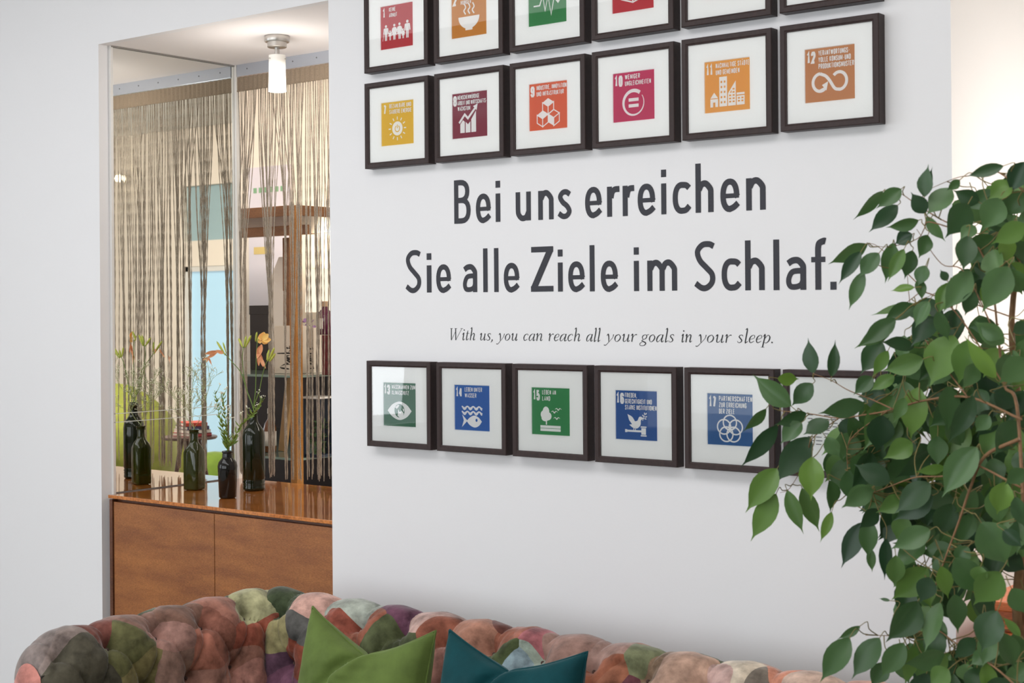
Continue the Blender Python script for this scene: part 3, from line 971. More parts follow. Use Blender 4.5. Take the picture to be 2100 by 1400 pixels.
P_ = 0.2722
xs = [-3.0284 + P_ * i for i in range(6)]
ZR1, ZR2, ZR3 = 2.1605, 1.8799, 1.0665
PX = [
    (0, ZR1, 'framed red print of a family under the number 1', '1', ic_family, srgb(180, 32, 42), [('KEINE', .20), ('ARMUT', .25)]),
    (1, ZR1, 'framed mustard orange print of a steaming bowl under the number 2', '2', ic_bowl, srgb(196, 124, 26), [('KEIN', .20), ('HUNGER', .30)]),
    (2, ZR1, 'framed green print of a pulse line and heart', '3', ic_pulse, srgb(30, 125, 60), [('GESUNDHEIT UND', .55), ('WOHLERGEHEN', .5)]),
    (3, ZR1, 'framed scarlet print of an open book cut off by the photo edge', '4', ic_book, srgb(185, 30, 45), [('HOCHWERTIGE', .45), ('BILDUNG', .35)]),
    (4, ZR1, 'dark frame above the orange city print with only its lower mat showing', '5', ic_equal, srgb(205, 55, 50), [('GESCHLECHTER', .5)]),
    (5, ZR1, 'dark frame above the infinity print with only its bottom rail showing', '6', ic_sun, srgb(40, 150, 200), [('SAUBERES WASSER', .5)]),
    (0, ZR2, 'framed yellow print of a sun with power sign under the number 7', '7', ic_sun, srgb(222, 178, 40), [('BEZAHLBARE UND', .67), ('SAUBERE ENERGIE', .68)]),
    (1, ZR2, 'framed burgundy print of a rising chart under the number 8', '8', ic_chart, srgb(128, 32, 56), [('MENSCHENWÜRDIGE', .62), ('ARBEIT UND WIRTSCHAFTS-', .83), ('WACHSTUM', .36)]),
    (2, ZR2, 'framed orange-red print of three stacked cubes under the number 9', '9', ic_cubes, srgb(215, 92, 52), [('INDUSTRIE, INNOVATION', .78), ('UND INFRASTRUKTUR', .71)]),
    (3, ZR2, 'framed crimson print of an equals sign in a ring under the number 10', '10', ic_equal, srgb(190, 30, 85), [('WENIGER', .36), ('UNGLEICHHEITEN', .62)]),
    (4, ZR2, 'framed light orange print of city buildings under the number 11', '11', ic_city, srgb(226, 155, 65), [('NACHHALTIGE STÄDTE', .73), ('UND GEMEINDEN', .52)]),
    (5, ZR2, 'framed tan brown print of an infinity arrow under the number 12', '12', ic_loop, srgb(190, 125, 75), [('VERANTWORTUNGS-', .62), ('VOLLE KONSUM-UND', .64), ('PRODUKTIONSMUSTER', .70)]),
    (0, ZR3, 'framed dark green print of an eye holding a globe under the number 13', '13', ic_eye, srgb(30, 98, 64), [('MASSNAHMEN ZUM', .715), ('KLIMASCHUTZ', .52)]),
    (1, ZR3, 'framed blue print of a fish below waves under the number 14', '14', ic_fish, srgb(0, 88, 168), [('LEBEN UNTER', .49), ('WASSER', .33)]),
    (2, ZR3, 'framed green print of a tree and birds under the number 15', '15', ic_tree, srgb(40, 132, 72), [('LEBEN AN', .36), ('LAND', .21)]),
    (3, ZR3, 'framed deep blue print of a dove on a gavel under the number 16', '16', ic_dove, srgb(0, 76, 146), [('FRIEDEN,', .29), ('GERECHTIGKEIT UND', .64), ('STARKE INSTITUTIONEN', .75)]),
    (4, ZR3, 'framed blue print of five linked rings under the number 17, partly behind leaves', '17', ic_rings, srgb(0, 82, 142), [('PARTNERSCHAFTEN', .72), ('ZUR ERREICHUNG', .60), ('DER ZIELE', .34)]),
]
CU = {'1': (0.27, (0.07, 0.15)), '2': (0.27, (0.04, 0.16)), '3': (0.27, (0.04, 0.16)), '4': (0.27, (0.04, 0.16)), '5': (0.27, (0.04, 0.16)), '6': (0.27, (0.04, 0.16)), '7': (0.257, (0.07, 0.16)), '8': (0.16, (0.03, 0.14)), '9': (0.2, (0.04, 0.15)), '10': (0.296, (0.04, 0.24)), '11': (0.255, (0.04, 0.19)), '12': (0.28, (0.04, 0.22)), '13': (0.27, (0.02, 0.21)), '14': (0.3, (0.04, 0.22)), '15': (0.285, (0.04, 0.22)), '16': (0.235, (0.02, 0.21)), '17': (0.265, (0.04, 0.2))}
for i, zr, lab, num, fn, colr, lines in PX:
    picture(xs[i], zr, lab, num, fn, colr, lines, *CU[num])
picture(xs[5], ZR3, 'dark frame with a plain white text sheet mostly hidden behind the leaves', '', None, None, [])
# ------------------------------------------------------------------ patchwork chesterfield sofa
PXA, PYB = -3.105, -0.325           # path lines of the left arm and the back
XR = -1.36                         # path line of the right arm
YF = -1.05                         # front of the arms
RC, RR = (-0.055, 0.618), 0.110    # roll centre (offset from path, height) and radius


def profile():
    pts = [(-0.05, 0.06), (-0.05, 0.28), (-0.055, 0.48)]
    for i in range(15):
        a = math.radians(-112 - (i / 14) * 228)
        pts.append((RC[0] + RR * math.cos(a), RC[1] + RR * math.sin(a)))
    pts += [(0.062, 0.54), (0.085, 0.45), (0.10, 0.34)]
    q = bez([(a, b, 0) for a, b in pts], 6)
    # resample
    L = [0]
    for i in range(1, len(q)):
        L.append(L[-1] + (q[i] - q[i - 1]).length)
    n = 130
    out = []
    k = 0
    for i in range(n + 1):
        d = L[-1] * i / n
        while k < len(L) - 2 and L[k + 1] < d:
            k += 1
        t = (d - L[k]) / max(L[k + 1] - L[k], 1e-9)
        out.append(q[k].lerp(q[k + 1], t))
    return [(v.x, v.y) for v in out], L[-1]


PROF, PLEN = profile()
SP, PP = 0.150, 0.150               # button spacing along / across
OFA = -hit(421, 1312, 2, FZ + 0.70).y % SP
# arc position of the roll top
ptop = max(range(len(PROF)), key=lambda i: PROF[i][1]) / (len(PROF) - 1) * PLEN


def tuft(s, p):
    """height of the padding at path position s, profile position p"""
    q = (p - (ptop + 0.075)) / PP
    a = s / SP + q / 2
    b = s / SP - q / 2
    da, db = abs(a - round(a)), abs(b - round(b))
    fa = min(da, 0.5) * 2
    fb = min(db, 0.5) * 2
    ds = (a + b) / 2
    dq = (a - b)
    best = 9
    bx = by = 0
    for ia in (math.floor(a), math.ceil(a)):
        for ib in (math.floor(b), math.ceil(b)):
            us, up_ = ((a - ia) + (b - ib)) / 2 * SP, ((a - ia) - (b - ib)) * PP
            r = math.hypot(us, up_)
            if r < best:
                best, bx, by = r, us, up_
    puff = 0.016 * (min(fa, 1) * min(fb, 1)) ** 0.42
    h = puff - 0.044 * math.exp(-(best / 0.024) ** 1.35) - 0.006 * math.exp(-(min(fa, fb) / 0.075) ** 2)
    th = math.atan2(by, bx)
    c1, c2 = round(s / SP * 2), round(q)
    fo = 2.2 * math.sin(c1 * 3.1 + c2 * 1.7)
    h -= 0.0050 * abs(math.cos(2.5 * th + fo + 6 * best)) ** 22 * math.exp(-((best - 0.048) / 0.040) ** 2)
    h -= 0.0026 * abs(math.cos(4 * th + 2 * fo - 9 * best)) ** 12 * math.exp(-((best - 0.036) / 0.028) ** 2)
    h += 0.0018 * noise.noise(Vector((s * 12, p * 12, 0))) + 0.0012 * noise.noise(Vector((s * 45, p * 16, 3)))
    if q < 0:
        # over the top of the roll the pleats run straight on from the buttons
        dd = abs(s / SP - round(s / SP)) * 2
        tq = min(1, -q / 0.35)
        hc = 0.016 * dd ** 0.5 - 0.007 * math.exp(-(dd / 0.07) ** 2) - 0.002 * math.exp(-((dd - .22 - .1 * math.sin(p * 30)) / 0.05) ** 2)
        hc -= 0.044 * math.exp(-(math.hypot((s / SP - round(s / SP)) * SP, q * PP) / 0.024) ** 1.35)
        hc += 0.0018 * noise.noise(Vector((s * 12, p * 12, 0)))
        h = h * (1 - tq) + hc * tq
    fade = min(1, max(0, (p - 0.30) / 0.08))       # the outside below the roll is plain
    return h * fade


VEL = {}


def velvet(c, dark=0.55):
    key = tuple(c)
    if key not in VEL:
        g_ = sum(c) / 3
        base = srgb(*[x * .80 + g_ * .20 for x in c])
        mt = mat('velvet_%d' % len(VEL), tuple(x * 0.42 for x in base[:3]) + (1,), 0.75, sheen=0.35, noise_scale=19, noise_amt=0.5,
                 col2=tuple(min(1, x * 1.35 + .012) for x in base[:3]) + (1,), bump=0.7, bump_scale=26, spec=0.15)
        VEL[key] = mt
    return VEL[key]


# colour seeds given as (pixel, colour): turned into places on the cloth below
SEEDS = [((60, 1325), (128, 112, 106)), ((155, 1345), (78, 72, 55)), ((125, 1298), (135, 116, 108)), ((185, 1283), (122, 62, 50)), ((215, 1385), (72, 66, 50)),
         ((275, 1318), (92, 90, 46)), ((290, 1380), (118, 106, 58)), ((285, 1262), (136, 95, 80)), ((345, 1290), (168, 118, 104)), ((370, 1370), (150, 110, 94)), ((440, 1385), (165, 110, 92)),
         ((370, 1248), (132, 90, 72)), ((430, 1340), (172, 98, 75)), ((470, 1240), (168, 104, 84)), ((500, 1360), (172, 112, 92)), ((520, 1310), (165, 78, 55)), ((455, 1290), (150, 86, 66)),
         ((560, 1290), (152, 142, 90)), ((530, 1222), (176, 172, 122)), ((571, 1240), (62, 76, 44)), ((552, 1378), (98, 62, 84)), ((520, 1398), (190, 125, 108)),
         ((640, 1222), (208, 155, 138)), ((605, 1262), (88, 86, 82)), ((600, 1330), (150, 66, 42)), ((560, 1395), (120, 70, 95)), ((725, 1238), (165, 172, 158)), ((800, 1250), (108, 58, 82)),
         ((700, 1265), (150, 68, 48)), ((775, 1290), (84, 92, 52)), ((745, 1282), (160, 85, 60)), ((865, 1268), (192, 152, 140)), ((830, 1300), (72, 80, 45)), ((885, 1288), (150, 78, 54)),
         ((965, 1278), (176, 115, 90)), ((925, 1330), (170, 110, 95)), ((1060, 1295), (168, 92, 66)), ((1075, 1292), (175, 100, 78)), ((1035, 1325), (78, 92, 48)), ((1100, 1310), (185, 100, 105)), ((1080, 1345), (165, 182, 165)), ((1050, 1355), (140, 165, 175)),
         ((1140, 1315), (160, 118, 104)), ((1230, 1335), (168, 128, 115)), ((1225, 1370), (160, 85, 55)), ((1300, 1345), (122, 128, 88)), ((1240, 1390), (165, 95, 65)), ((1390, 1365), (188, 146, 122)), ((1320, 1395), (108, 52, 62)), ((1340, 1370), (150, 118, 90)),
         ((1500, 1380), (206, 188, 164)), ((1470, 1398), (190, 150, 140)), ((1590, 1382), (208, 128, 98)), ((1540, 1395), (120, 108, 95)), ((1680, 1395), (200, 165, 145)), ((1740, 1400), (190, 130, 110))]
PAL = [(130, 110, 100), (120, 60, 48), (92, 90, 46), (150, 105, 90), (165, 98, 76), (150, 142, 92), (72, 82, 46), (100, 58, 80), (190, 150, 135), (165, 172, 158), (110, 52, 60)]

sofa = thing('sofa', 'buttoned patchwork velvet chesterfield sofa in front of the white wall', 'sofa', ((PXA + XR) / 2, (PYB + YF) / 2, FZ))
SO = Vector(sofa.location)


def sofa_pt(sec, s, o, z):
    """sec 0 left arm (s = y), 1 back (s = x), 2 right arm (s = y)"""
    if sec == 0:
        return Vector((PXA + o, s, z))
    if sec == 1:
        return Vector((s, PYB - o, z))
    return Vector((XR - o, s, z))


NP = len(PROF)
PN = []
for i in range(NP):
    a, b = PROF[max(i - 1, 0)], PROF[min(i + 1, NP - 1)]
    t = Vector((b[0] - a[0], b[1] - a[1])).normalized()
    PN.append(Vector((-t.y, t.x)))          # points outwards of the padding
if PN[NP // 2].y < 0:
    PN = [-q for q in PN]
sections = []
for sec in range(3):
    n = {0: 190, 1: 340, 2: 60}[sec]
    V = np.zeros((n + 1, NP, 3))
    SPm = np.zeros((n + 1, NP, 2))
    for i in range(n + 1):
        for j in range(NP):
            o, z = PROF[j]
            ext = 0.04 * min(1, max(0, (o + 0.03) / 0.05))
            p = j / (NP - 1) * PLEN
            t = i / n
            if sec == 0:
                s = YF + (PYB - o + ext - YF) * t
            elif sec == 1:
                s = (PXA + o - ext) + ((XR - o) - (PXA + o) + 2 * ext) * t
            else:
                s = YF + (PYB - o + ext - YF) * t
            ss = s + {0: OFA, 1: 0.045, 2: 0.0}[sec]
            h = tuft(ss, p)
            if sec != 1:
                d = s - YF
                if d < 0.10:
                    e = 1 - d / 0.10
                    h = h * (1 - e * e) - 0.060 * (1 - math.sqrt(max(0, 1 - e * e)))
            # crease in the corner
            mit = abs((s - (PYB - o))) if sec == 0 else (s - (PXA + o) if sec == 1 else 1)
            if mit < 0.05:
                h -= 0.010 * (1 - mit / 0.05) ** 2
            q = PN[j]
            P = sofa_pt(sec, s, o + q.x * h, z + q.y * h + FZ)
            V[i, j] = P
            SPm[i, j] = (s + (0 if sec == 1 else 50 * (sec + 1)), p)
    sections.append((V, SPm))
# put the seeds on the cloth
CAMn, FWn, RTn, UPn = [np.array(q) for q in (CAM, FW, RT, UP)]
seedpos = []
allV = np.concatenate([v.reshape(-1, 3) for v, _ in sections])
allS = np.concatenate([q.reshape(-1, 2) for _, q in sections])
Dv = allV - CAMn
wz = Dv @ FWn
pxs = 1050 + F_PX * (Dv @ RTn) / wz
pys = 700 + SHIFT_Y - F_PX * (Dv @ UPn) / wz
for (sx, sy), c in SEEDS:
    k = np.argsort((pxs - sx) ** 2 + (pys - sy) ** 2)[:14]
    k = k[np.argmin(wz[k])]
    seedpos.append((allS[k][0], allS[k][1], c))
rr_ = random.Random(3)
for sec, (a, b) in ((0, (YF + 100 - 50, PYB + 50)), (1, (PXA, XR)), (2, (YF + 150, PYB + 150))):
    s = a
    while s < b:
        for p in np.arange(0.05, PLEN, 0.15):
            c = (s + rr_.uniform(-.04, .04), p + rr_.uniform(-.04, .04))
            if all(math.hypot(c[0] - q[0], c[1] - q[1]) > 0.13 for q in seedpos):
                seedpos.append((c[0], c[1], rr_.choice(PAL)))
        s += 0.15
SPs = np.array([(a, b) for a, b, _ in seedpos])
base = np.array(sofa.location)


def clip(poly, i, j):
    """keep the side of the polygon that lies nearer to seed i than to seed j"""
    out = []
    n_ = len(poly)
    for k in range(n_):
        P, D = poly[k]
        Q, E = poly[(k + 1) % n_]
        a_, b_ = D[i] - D[j], E[i] - E[j]
        if a_ <= 0:
            out.append((P, D))
        if (a_ < 0 < b_) or (b_ < 0 < a_):
            t = a_ / (a_ - b_)
            out.append((P + (Q - P) * t, {q: D[q] + (E[q] - D[q]) * t for q in D}))
    return out


for sec, (V, SPm) in enumerate(sections):
    wrp = np.array([[(noise.noise(Vector((c[0] * 8, c[1] * 8, 5))), noise.noise(Vector((c[0] * 8, c[1] * 8, 9)))) for c in row] for row in SPm])
    cc = SPm + wrp * 0.055
    d = np.linalg.norm(cc[:, :, None, :] - SPs[None, None], axis=3)
    own = d.argmin(2)
    srt = np.partition(d, 1, axis=2)
    gap = srt[:, :, 1] - srt[:, :, 0]
    # seams sink in a little
    gu = np.gradient(V, axis=0)
    gv = np.gradient(V, axis=1)
    nrm = np.cross(gu, gv)
    nrm /= np.linalg.norm(nrm, axis=2, keepdims=True) + 1e-9
    sgn = 1 if (nrm[V.shape[0] // 2, NP // 2] @ (np.array([0, 0, 1.0]))) > 0 else -1
    V = V - sgn * nrm * (0.0022 * np.exp(-(gap / 0.010) ** 2))[..., None]
    groups = {}

    def vid(g, key, P):
        if key not in g[0]:
            g[0][key] = len(g[1])
            g[1].append(P - base)
        return g[0][key]
    n0, n1 = V.shape[0] - 1, V.shape[1] - 1
    for i in range(n0):
        for j in range(n1):
            keys = ((i, j), (i + 1, j), (i + 1, j + 1), (i, j + 1))
            os_ = {own[k] for k in keys}
            if len(os_) == 1:
                o_ = os_.pop()
                g = groups.setdefault(o_, ({}, [], []))
                g[2].append(tuple(vid(g, k, V[k]) for k in keys))
            else:
                poly = [(V[k], {q: d[k][q] for q in os_}) for k in keys]
                for o_ in os_:
                    pl_ = poly
                    for q in os_:
                        if q != o_ and pl_:
                            pl_ = clip(pl_, o_, q)
                    if len(pl_) >= 3:
                        g = groups.setdefault(o_, ({}, [], []))
                        ids = []
                        for P, _ in pl_:
                            x_ = vid(g, tuple(np.round(P * 20000).astype(int)) + ('c',), P)
                            for k in keys:
                                if np.array_equal(P, V[k]):
                                    x_ = vid(g, k, V[k])
                            if x_ not in ids:
                                ids.append(x_)
                        if len(ids) >= 3:
                            g[2].append(tuple(ids))
    for o_, g in groups.items():
        used = sorted({q for f_ in g[2] for q in f_})
        mp_ = {q: k for k, q in enumerate(used)}
        mesh('patch', [g[1][q] for q in used], [tuple(mp_[q] for q in f_) for f_ in g[2]], velvet(seedpos[o_][2]), sofa, smooth=True)
# buttons
mbt = bpy.data.meshes.new('button')
bmb = bmesh.new()
bmesh.ops.create_uvsphere(bmb, u_segments=8, v_segments=5, radius=0.005)
bmb.to_mesh(mbt)
bmb.free()
mbt.materials.append(velvet((84, 56, 48)))
mbt.polygons.foreach_set('use_smooth', [True] * len(mbt.polygons))


def prof_at(p):
    i = min(max(p / PLEN * (NP - 1), 0), NP - 1.001)
    k = int(i)
    t = i - k
    return (PROF[k][0] * (1 - t) + PROF[k + 1][0] * t, PROF[k][1] * (1 - t) + PROF[k + 1][1] * t, PN[k])


for sec, off, lo, hi in ((0, OFA, YF + .05, PYB), (1, 0.045, PXA, XR), (2, 0.0, YF + .05, PYB)):
    for q in range(0, 4):
        p = ptop + 0.075 + q * PP
        if p < 0.34 or p > PLEN - 0.02:
            continue
        o, z, nn = prof_at(p)
        k0 = math.ceil((lo + off) / SP) - 1
        for k in range(k0, k0 + 16):
            s = (k + (0.5 if q % 2 else 0)) * SP - off
            e0 = lo if sec != 1 else PXA + o + .03
            e1 = PYB - o - .03 if sec != 1 else XR - o - .03
            if e0 < s < e1:
                ob = bpy.data.objects.new('button', mbt)
                link(ob, sofa)
                ob.location = sofa_pt(sec, s, o + nn.x * -0.034, z + nn.y * -0.034 + FZ) - SO
# arm fronts, inner walls, seat, base
M_pink = velvet((198, 118, 104))
for xr, sg in ((PXA, 1), (XR, -1)):
    pts = []
    for j in range(0, NP, 3):
        o, z = PROF[j]
        q = PN[j]
        pts.append((xr + sg * (o - q.x * 0.056) - SO.x, YF - 0.001 - SO.y, z - q.y * 0.056))
    cxp = (xr + sg * RC[0] - SO.x, YF - 0.026 - SO.y, 0.60)
    cen = (xr + sg * 0.0 - SO.x, YF - 0.01 - SO.y, 0.25)
    vs = pts + [(p[0] * .7 + cxp[0] * .3, YF - 0.018 - SO.y, p[2] * .7 + cxp[2] * .3) if p[2] > .46 else (p[0], YF - 0.004 - SO.y, p[2]) for p in pts] + [cxp]
    n = len(pts)
    fs = [(i, i + 1, n + i + 1, n + i) for i in range(n - 1)] + [(n + i, n + i + 1, 2 * n) for i in range(n - 1)] + [(n - 1, 0, n, 2 * n - 1), (2 * n - 1, n, 2 * n)]
    tag(mesh('arm_front', vs, fs, M_pink, sofa, smooth=True), 'pink velvet arm front')
MB().box(PXA + .09 - SO.x, XR - .09 - SO.x, YF + .03 - SO.y, PYB - .08 - SO.y, 0.10, 0.27).build('seat_base', velvet((120, 60, 48)), sofa, bevel=0.02)
w3 = (XR - PXA - .19) / 2
for k in range(2):
    x0 = PXA + .095 + k * w3 - SO.x
    MB().box(x0 + .003, x0 + w3 - .003, YF + .01 - SO.y, PYB - .10 - SO.y, 0.275, 0.40).build('seat_cushion', velvet(((92, 90, 46), (150, 105, 90))[k]), sofa, bevel=0.035)
MB().box(PXA - .05 - SO.x, XR + .05 - SO.x, PYB + .0 - SO.y, PYB + .05 - SO.y, 0.06, 0.4).build('back_frame', M_dark, sofa)
M_leg = mat('dark_leg_wood', srgb(50, 34, 26), 0.4)
for lx in (PXA, XR):
    for ly in (YF + .08, PYB):
        MB().lathe([(.016, 0), (.02, .02), (.028, .05), (.024, .10)], (lx - SO.x, ly - SO.y, 0.0), 14).build('leg', M_leg, sofa, smooth=True)

# ------------------------------------------------------------------ cushions


def cushion(label, cl, cr, base_z, colr, dipu, depth_dip, lean):
    """cl, cr: world places of the two upper corners; chopped square cushion standing on the seat"""
    cl, cr = Vector(cl), Vector(cr)
    Wd = (cr - cl).length
    U = (cr - cl).normalized()
    mid = (cl + cr) / 2
    dn = Vector((0, -lean, -1)).normalized()
    N = U.cross(dn)
    N = -N if N.y > 0 else N            # towards the camera side
    hgt = (mid.z - base_z)
    e = thing('cushion', label, 'cushion', mid + dn * hgt * 0.5)
    n = 56

    def surf(side):
        vs, fs = [], []
        for j in range(n + 1):
            for i in range(n + 1):
                u, v = -1 + 2 * i / n, -1 + 2 * j / n       # v=+1 top
                pin = 1 - 0.055 * (1 - v * v) * 1.0
                puu = 1 - 0.05 * (1 - u * u)
                xx = u * pin * Wd / 2
                top = depth_dip * (1 - min(1, abs(u - dipu) / (1 - dipu * (1 if u > dipu else -1)))) ** 0.95
                if v > 0:
                    yy = v * puu * hgt / 2 - top * v ** 1.5
                else:
                    yy = v * puu * hgt / 2
                th = 0.085 * (max(0, 1 - u * u) ** 0.42) * (max(0, 1 - v * v) ** 0.42)
                # valley of the chop running from the dip downwards
                ln = (u - dipu) + 0.42 * (1 - v)
                val = math.exp(-(ln / 0.10) ** 2) * max(0, (v + 0.15) / 1.15) ** 0.7
                th *= 1 - 0.62 * val
                if side > 0 and ln > 0:
                    th += 0.028 * math.exp(-((ln - 0.16) / 0.16) ** 2) * max(0, v) ** 0.6 * (1 - u * u)
                wr = 0.004 * noise.noise(Vector((u * 3 + v * 2, v * 5 - u * 2, side * 4 + Wd))) * (1 - u * u) * (1 - v * v) * 2
                wr += 0.0035 * math.sin(16 * (u * .9 + v * .8) + 3 * u) * math.exp(-((ln) / .3) ** 2) * (1 - v * v)
                P = U * xx - dn * yy + N * (side * (th + wr))
                vs.append(P)
        for j in range(n):
            for i in range(n):
                a = j * (n + 1) + i
                q = (a, a + 1, a + n + 2, a + n + 1)
                fs.append(q if side > 0 else q[::-1])
        return vs, fs
    mt = mat('cushion_velvet', tuple(x * .55 for x in srgb(*colr)[:3]) + (1,), 0.7, sheen=0.5, noise_amt=0.3, noise_scale=7,
             col2=tuple(min(1, x * 1.0) for x in srgb(*colr)[:3]) + (1,), bump=0.12, bump_scale=300, spec=0.15)
    b = mt.node_tree.nodes['Principled BSDF']
    b.inputs['Sheen Tint'].default_value = tuple(min(1, c * 1.5 + .25) for c in srgb(*colr)[:3]) + (1,)
    for side, nm in ((1, 'front_cover'), (-1, 'back_cover')):
        vs, fs = surf(side)
        mesh(nm, vs, fs, mt, e, smooth=True)
    ed = []
    vs, _ = surf(1)
    idx = [j * (n + 1) for j in range(n, -1, -1)] + [i for i in range(1, n + 1)] + [j * (n + 1) + n for j in range(1, n + 1)] + [n * (n + 1) + i for i in range(n - 1, -1, -1)]
    MB().tube([vs[i] for i in idx], 0.0028, 5).build('piping', mt, e, smooth=True)
    return e


ypil = -0.56
cushion('leaf green velvet cushion with a chopped top on the sofa', hit(641, 1243, 1, ypil), hit(894, 1293, 1, ypil), FZ + .40, (104, 124, 62), 0.02, 0.085, 0.22)
cushion('dark teal velvet cushion with a chopped top, right of the green one', hit(922, 1291, 1, ypil), hit(1205, 1336, 1, ypil), FZ + .40, (12, 70, 76), -0.02, 0.062, 0.22)
# ------------------------------------------------------------------ sideboard in the niche


def wood(name, c1, c2, rough, stretch, scale=6, coat=0.0, spec=0.5):
    mt = mat(name, c1, rough, noise_amt=0.3, noise_scale=scale, stretch=stretch, col2=c2, coat=coat, spec=spec)
    nt = mt.node_tree
    b = nt.nodes['Principled BSDF']
    tc = nt.nodes.new('ShaderNodeTexCoord')
    mp = nt.nodes.new('ShaderNodeMapping')
    mp.inputs['Scale'].default_value = tuple(s * 9 for s in stretch)
    n = nt.nodes.new('ShaderNodeTexNoise')
    n.inputs['Scale'].default_value = scale * 3
    nt.links.new(tc.outputs['Object'], mp.inputs[0])
    nt.links.new(mp.outputs[0], n.inputs['Vector'])
    old = b.inputs['Base Color'].links[0].from_socket
    mx = nt.nodes.new('ShaderNodeMix')
    mx.data_type = 'RGBA'
    mx.blend_type = 'MULTIPLY'
    mx.inputs[0].default_value = 1.0
    rp = nt.nodes.new('ShaderNodeMapRange')
    rp.inputs[1].default_value, rp.inputs[2].default_value = .35, .65
    rp.inputs[3].default_value, rp.inputs[4].default_value = .72, 1.1
    nt.links.new(n.outputs[0], rp.inputs[0])
    nt.links.new(old, mx.inputs[6])
    nt.links.new(rp.outputs[0], mx.inputs[7])
    nt.links.new(mx.outputs[2], b.inputs['Base Color'])
    return mt


M_door = wood('walnut_veneer', srgb(136, 82, 46), srgb(172, 110, 60), 0.36, (1, 1, 5), 4)
M_top = wood('lacquered_wood', srgb(176, 98, 44), srgb(214, 136, 70), 0.08, (1, 4, 1), 4, coat=0.8)
M_body = wood('dark_walnut', srgb(84, 50, 34), srgb(112, 68, 44), 0.4, (1, 1, 4), 4)
CT = 0.826
side = thing('sideboard', 'walnut sideboard with glossy top filling the lower niche behind the sofa', 'cabinet', ((NX0 + NX1) / 2, 0.35, FZ))
so = Vector(side.location)
x0, x1 = -4.325, -3.21


def sb(name, a, b_, c, d, e_, f_, m_, bev=0.0015):
    return MB().box(a - so.x, b_ - so.x, c - so.y, d - so.y, e_ - so.z, f_ - so.z).build(name, m_, side, bevel=bev)


sb('worktop', x0, x1, 0.045, NY - 0.001, CT - 0.012, CT, M_top)
sb('carcass', x0, x1, 0.075, NY - 0.003, FZ + 0.02, CT - 0.016, M_body)
sb('side_panel', x0, x0 + 0.016, 0.05, 0.075, FZ + 0.02, CT - 0.016, M_body)
xs_ = hit(440, 1150, 1, 0.055).x
xd = x0 + 0.019
sb('door', xd, xs_ - 0.0015, 0.055, 0.074, FZ + 0.04, CT - 0.024, M_door, 0.001)
sb('door', xs_ + 0.0015, x1 - 0.012, 0.055, 0.074, FZ + 0.04, CT - 0.024, M_door, 0.001)
sb('side_panel', x1 - 0.009, x1, 0.05, 0.075, FZ + 0.02, CT - 0.016, M_body)
sb('plinth', x0 + .03, x1 - .03, 0.10, NY - .05, FZ, FZ + .02, M_dark, 0)

# ------------------------------------------------------------------ ceiling spot in the niche
L = hit(568, 74, 2, NZ)
M_nick = mat('brushed_nickel', srgb(196, 192, 186), 0.32, metal=0.9)
lamp = thing('ceiling_lamp', 'small nickel ceiling lamp with frosted glass cylinder hanging in the niche', 'lamp', L)
MB().lathe([(0.030, -0.040), (0.033, -0.038), (0.033, -0.022), (0.041, -0.021), (0.0425, -0.018), (0.0425, -0.004), (0.041, 0.0)], n=32).build('canopy', M_nick, lamp)
shade_auto(lamp.children[0], 35)
MB().lathe([(0.0085, -0.075), (0.0085, -0.038)], n=14).build('stem', M_nick, lamp, smooth=True)
M_fr = bpy.data.materials.new('frosted_glass')
M_fr.use_nodes = True
nt = M_fr.node_tree
b = nt.nodes['Principled BSDF']
b.inputs['Base Color'].default_value = (0.9, 0.88, 0.82, 1)
b.inputs['Roughness'].default_value = 0.35
b.inputs['Emission Color'].default_value = (1.0, 0.93, 0.80, 1)
tc = nt.nodes.new('ShaderNodeTexCoord')
sp = nt.nodes.new('ShaderNodeSeparateXYZ')
mr = nt.nodes.new('ShaderNodeMapRange')
mr.inputs[1].default_value, mr.inputs[2].default_value = -0.085, -0.15
mr.inputs[3].default_value, mr.inputs[4].default_value = 0.05, 1.7
nt.links.new(tc.outputs['Object'], sp.inputs[0])
nt.links.new(sp.outputs[2], mr.inputs[0])
nt.links.new(mr.outputs[0], b.inputs['Emission Strength'])
MB().lathe([(0.0001, -0.076), (0.028, -0.076), (0.0285, -0.066), (0.0285, -0.10), (0.0292, -0.15), (0.0305, -0.189), (0.028, -0.190), (0.0268, -0.185), (0.024, -0.12)], n=36).build('lamp_shade', M_fr, lamp, smooth=False)
shade_auto(lamp.children[2], 50)
for k in range(3):
    a = k * 2.094 + .4
    MB().lathe([(0.0022, 0), (0.0022, 0.006), (0.0001, 0.0075)], n=8, M=Matrix.Rotation(a, 4, 'Z') @ Matrix.Rotation(PI / 2, 4, 'Y') @ Matrix.Translation((0, 0, 0.028)),
               c=(0, 0, -0.079)).build('screw', M_nick, lamp)

# ------------------------------------------------------------------ string curtain
CY = NY - 0.012
M_string = mat('taupe_string', srgb(152, 140, 125), 0.8, noise_amt=0.3, noise_scale=260)
M_tape = mat('woven_tape', srgb(150, 132, 112), 0.9, noise_amt=0.35, noise_scale=240, stretch=(1, 1, 4), bump=0.5, bump_scale=400)
cur = thing('string_curtain', 'taupe string curtain with gathered strands hanging at the back of the niche', 'curtain', ((NX0 + NX1) / 2, CY, NZ))
cx0 = Vector(cur.location)
CXA, CXB = -4.318, NX1 - 0.005
MB().box(CXA - cx0.x, CXB - cx0.x, -0.006, 0.012, -0.045, 0.0).build('rail', M_alu, cur, bevel=.001)
rs = MB()
for k in range(9):
    rs.lathe([(0.003, 0), (0.003, 0.001)], (CXA + .06 + k * .125 - cx0.x, -0.006, -0.02), 8, M=Matrix.Rotation(PI / 2, 4, 'X'))
rs.build('screw', mat('screw_grey', srgb(110, 110, 115), .5), cur)
tp = MB()
nn_ = 160
vs = []
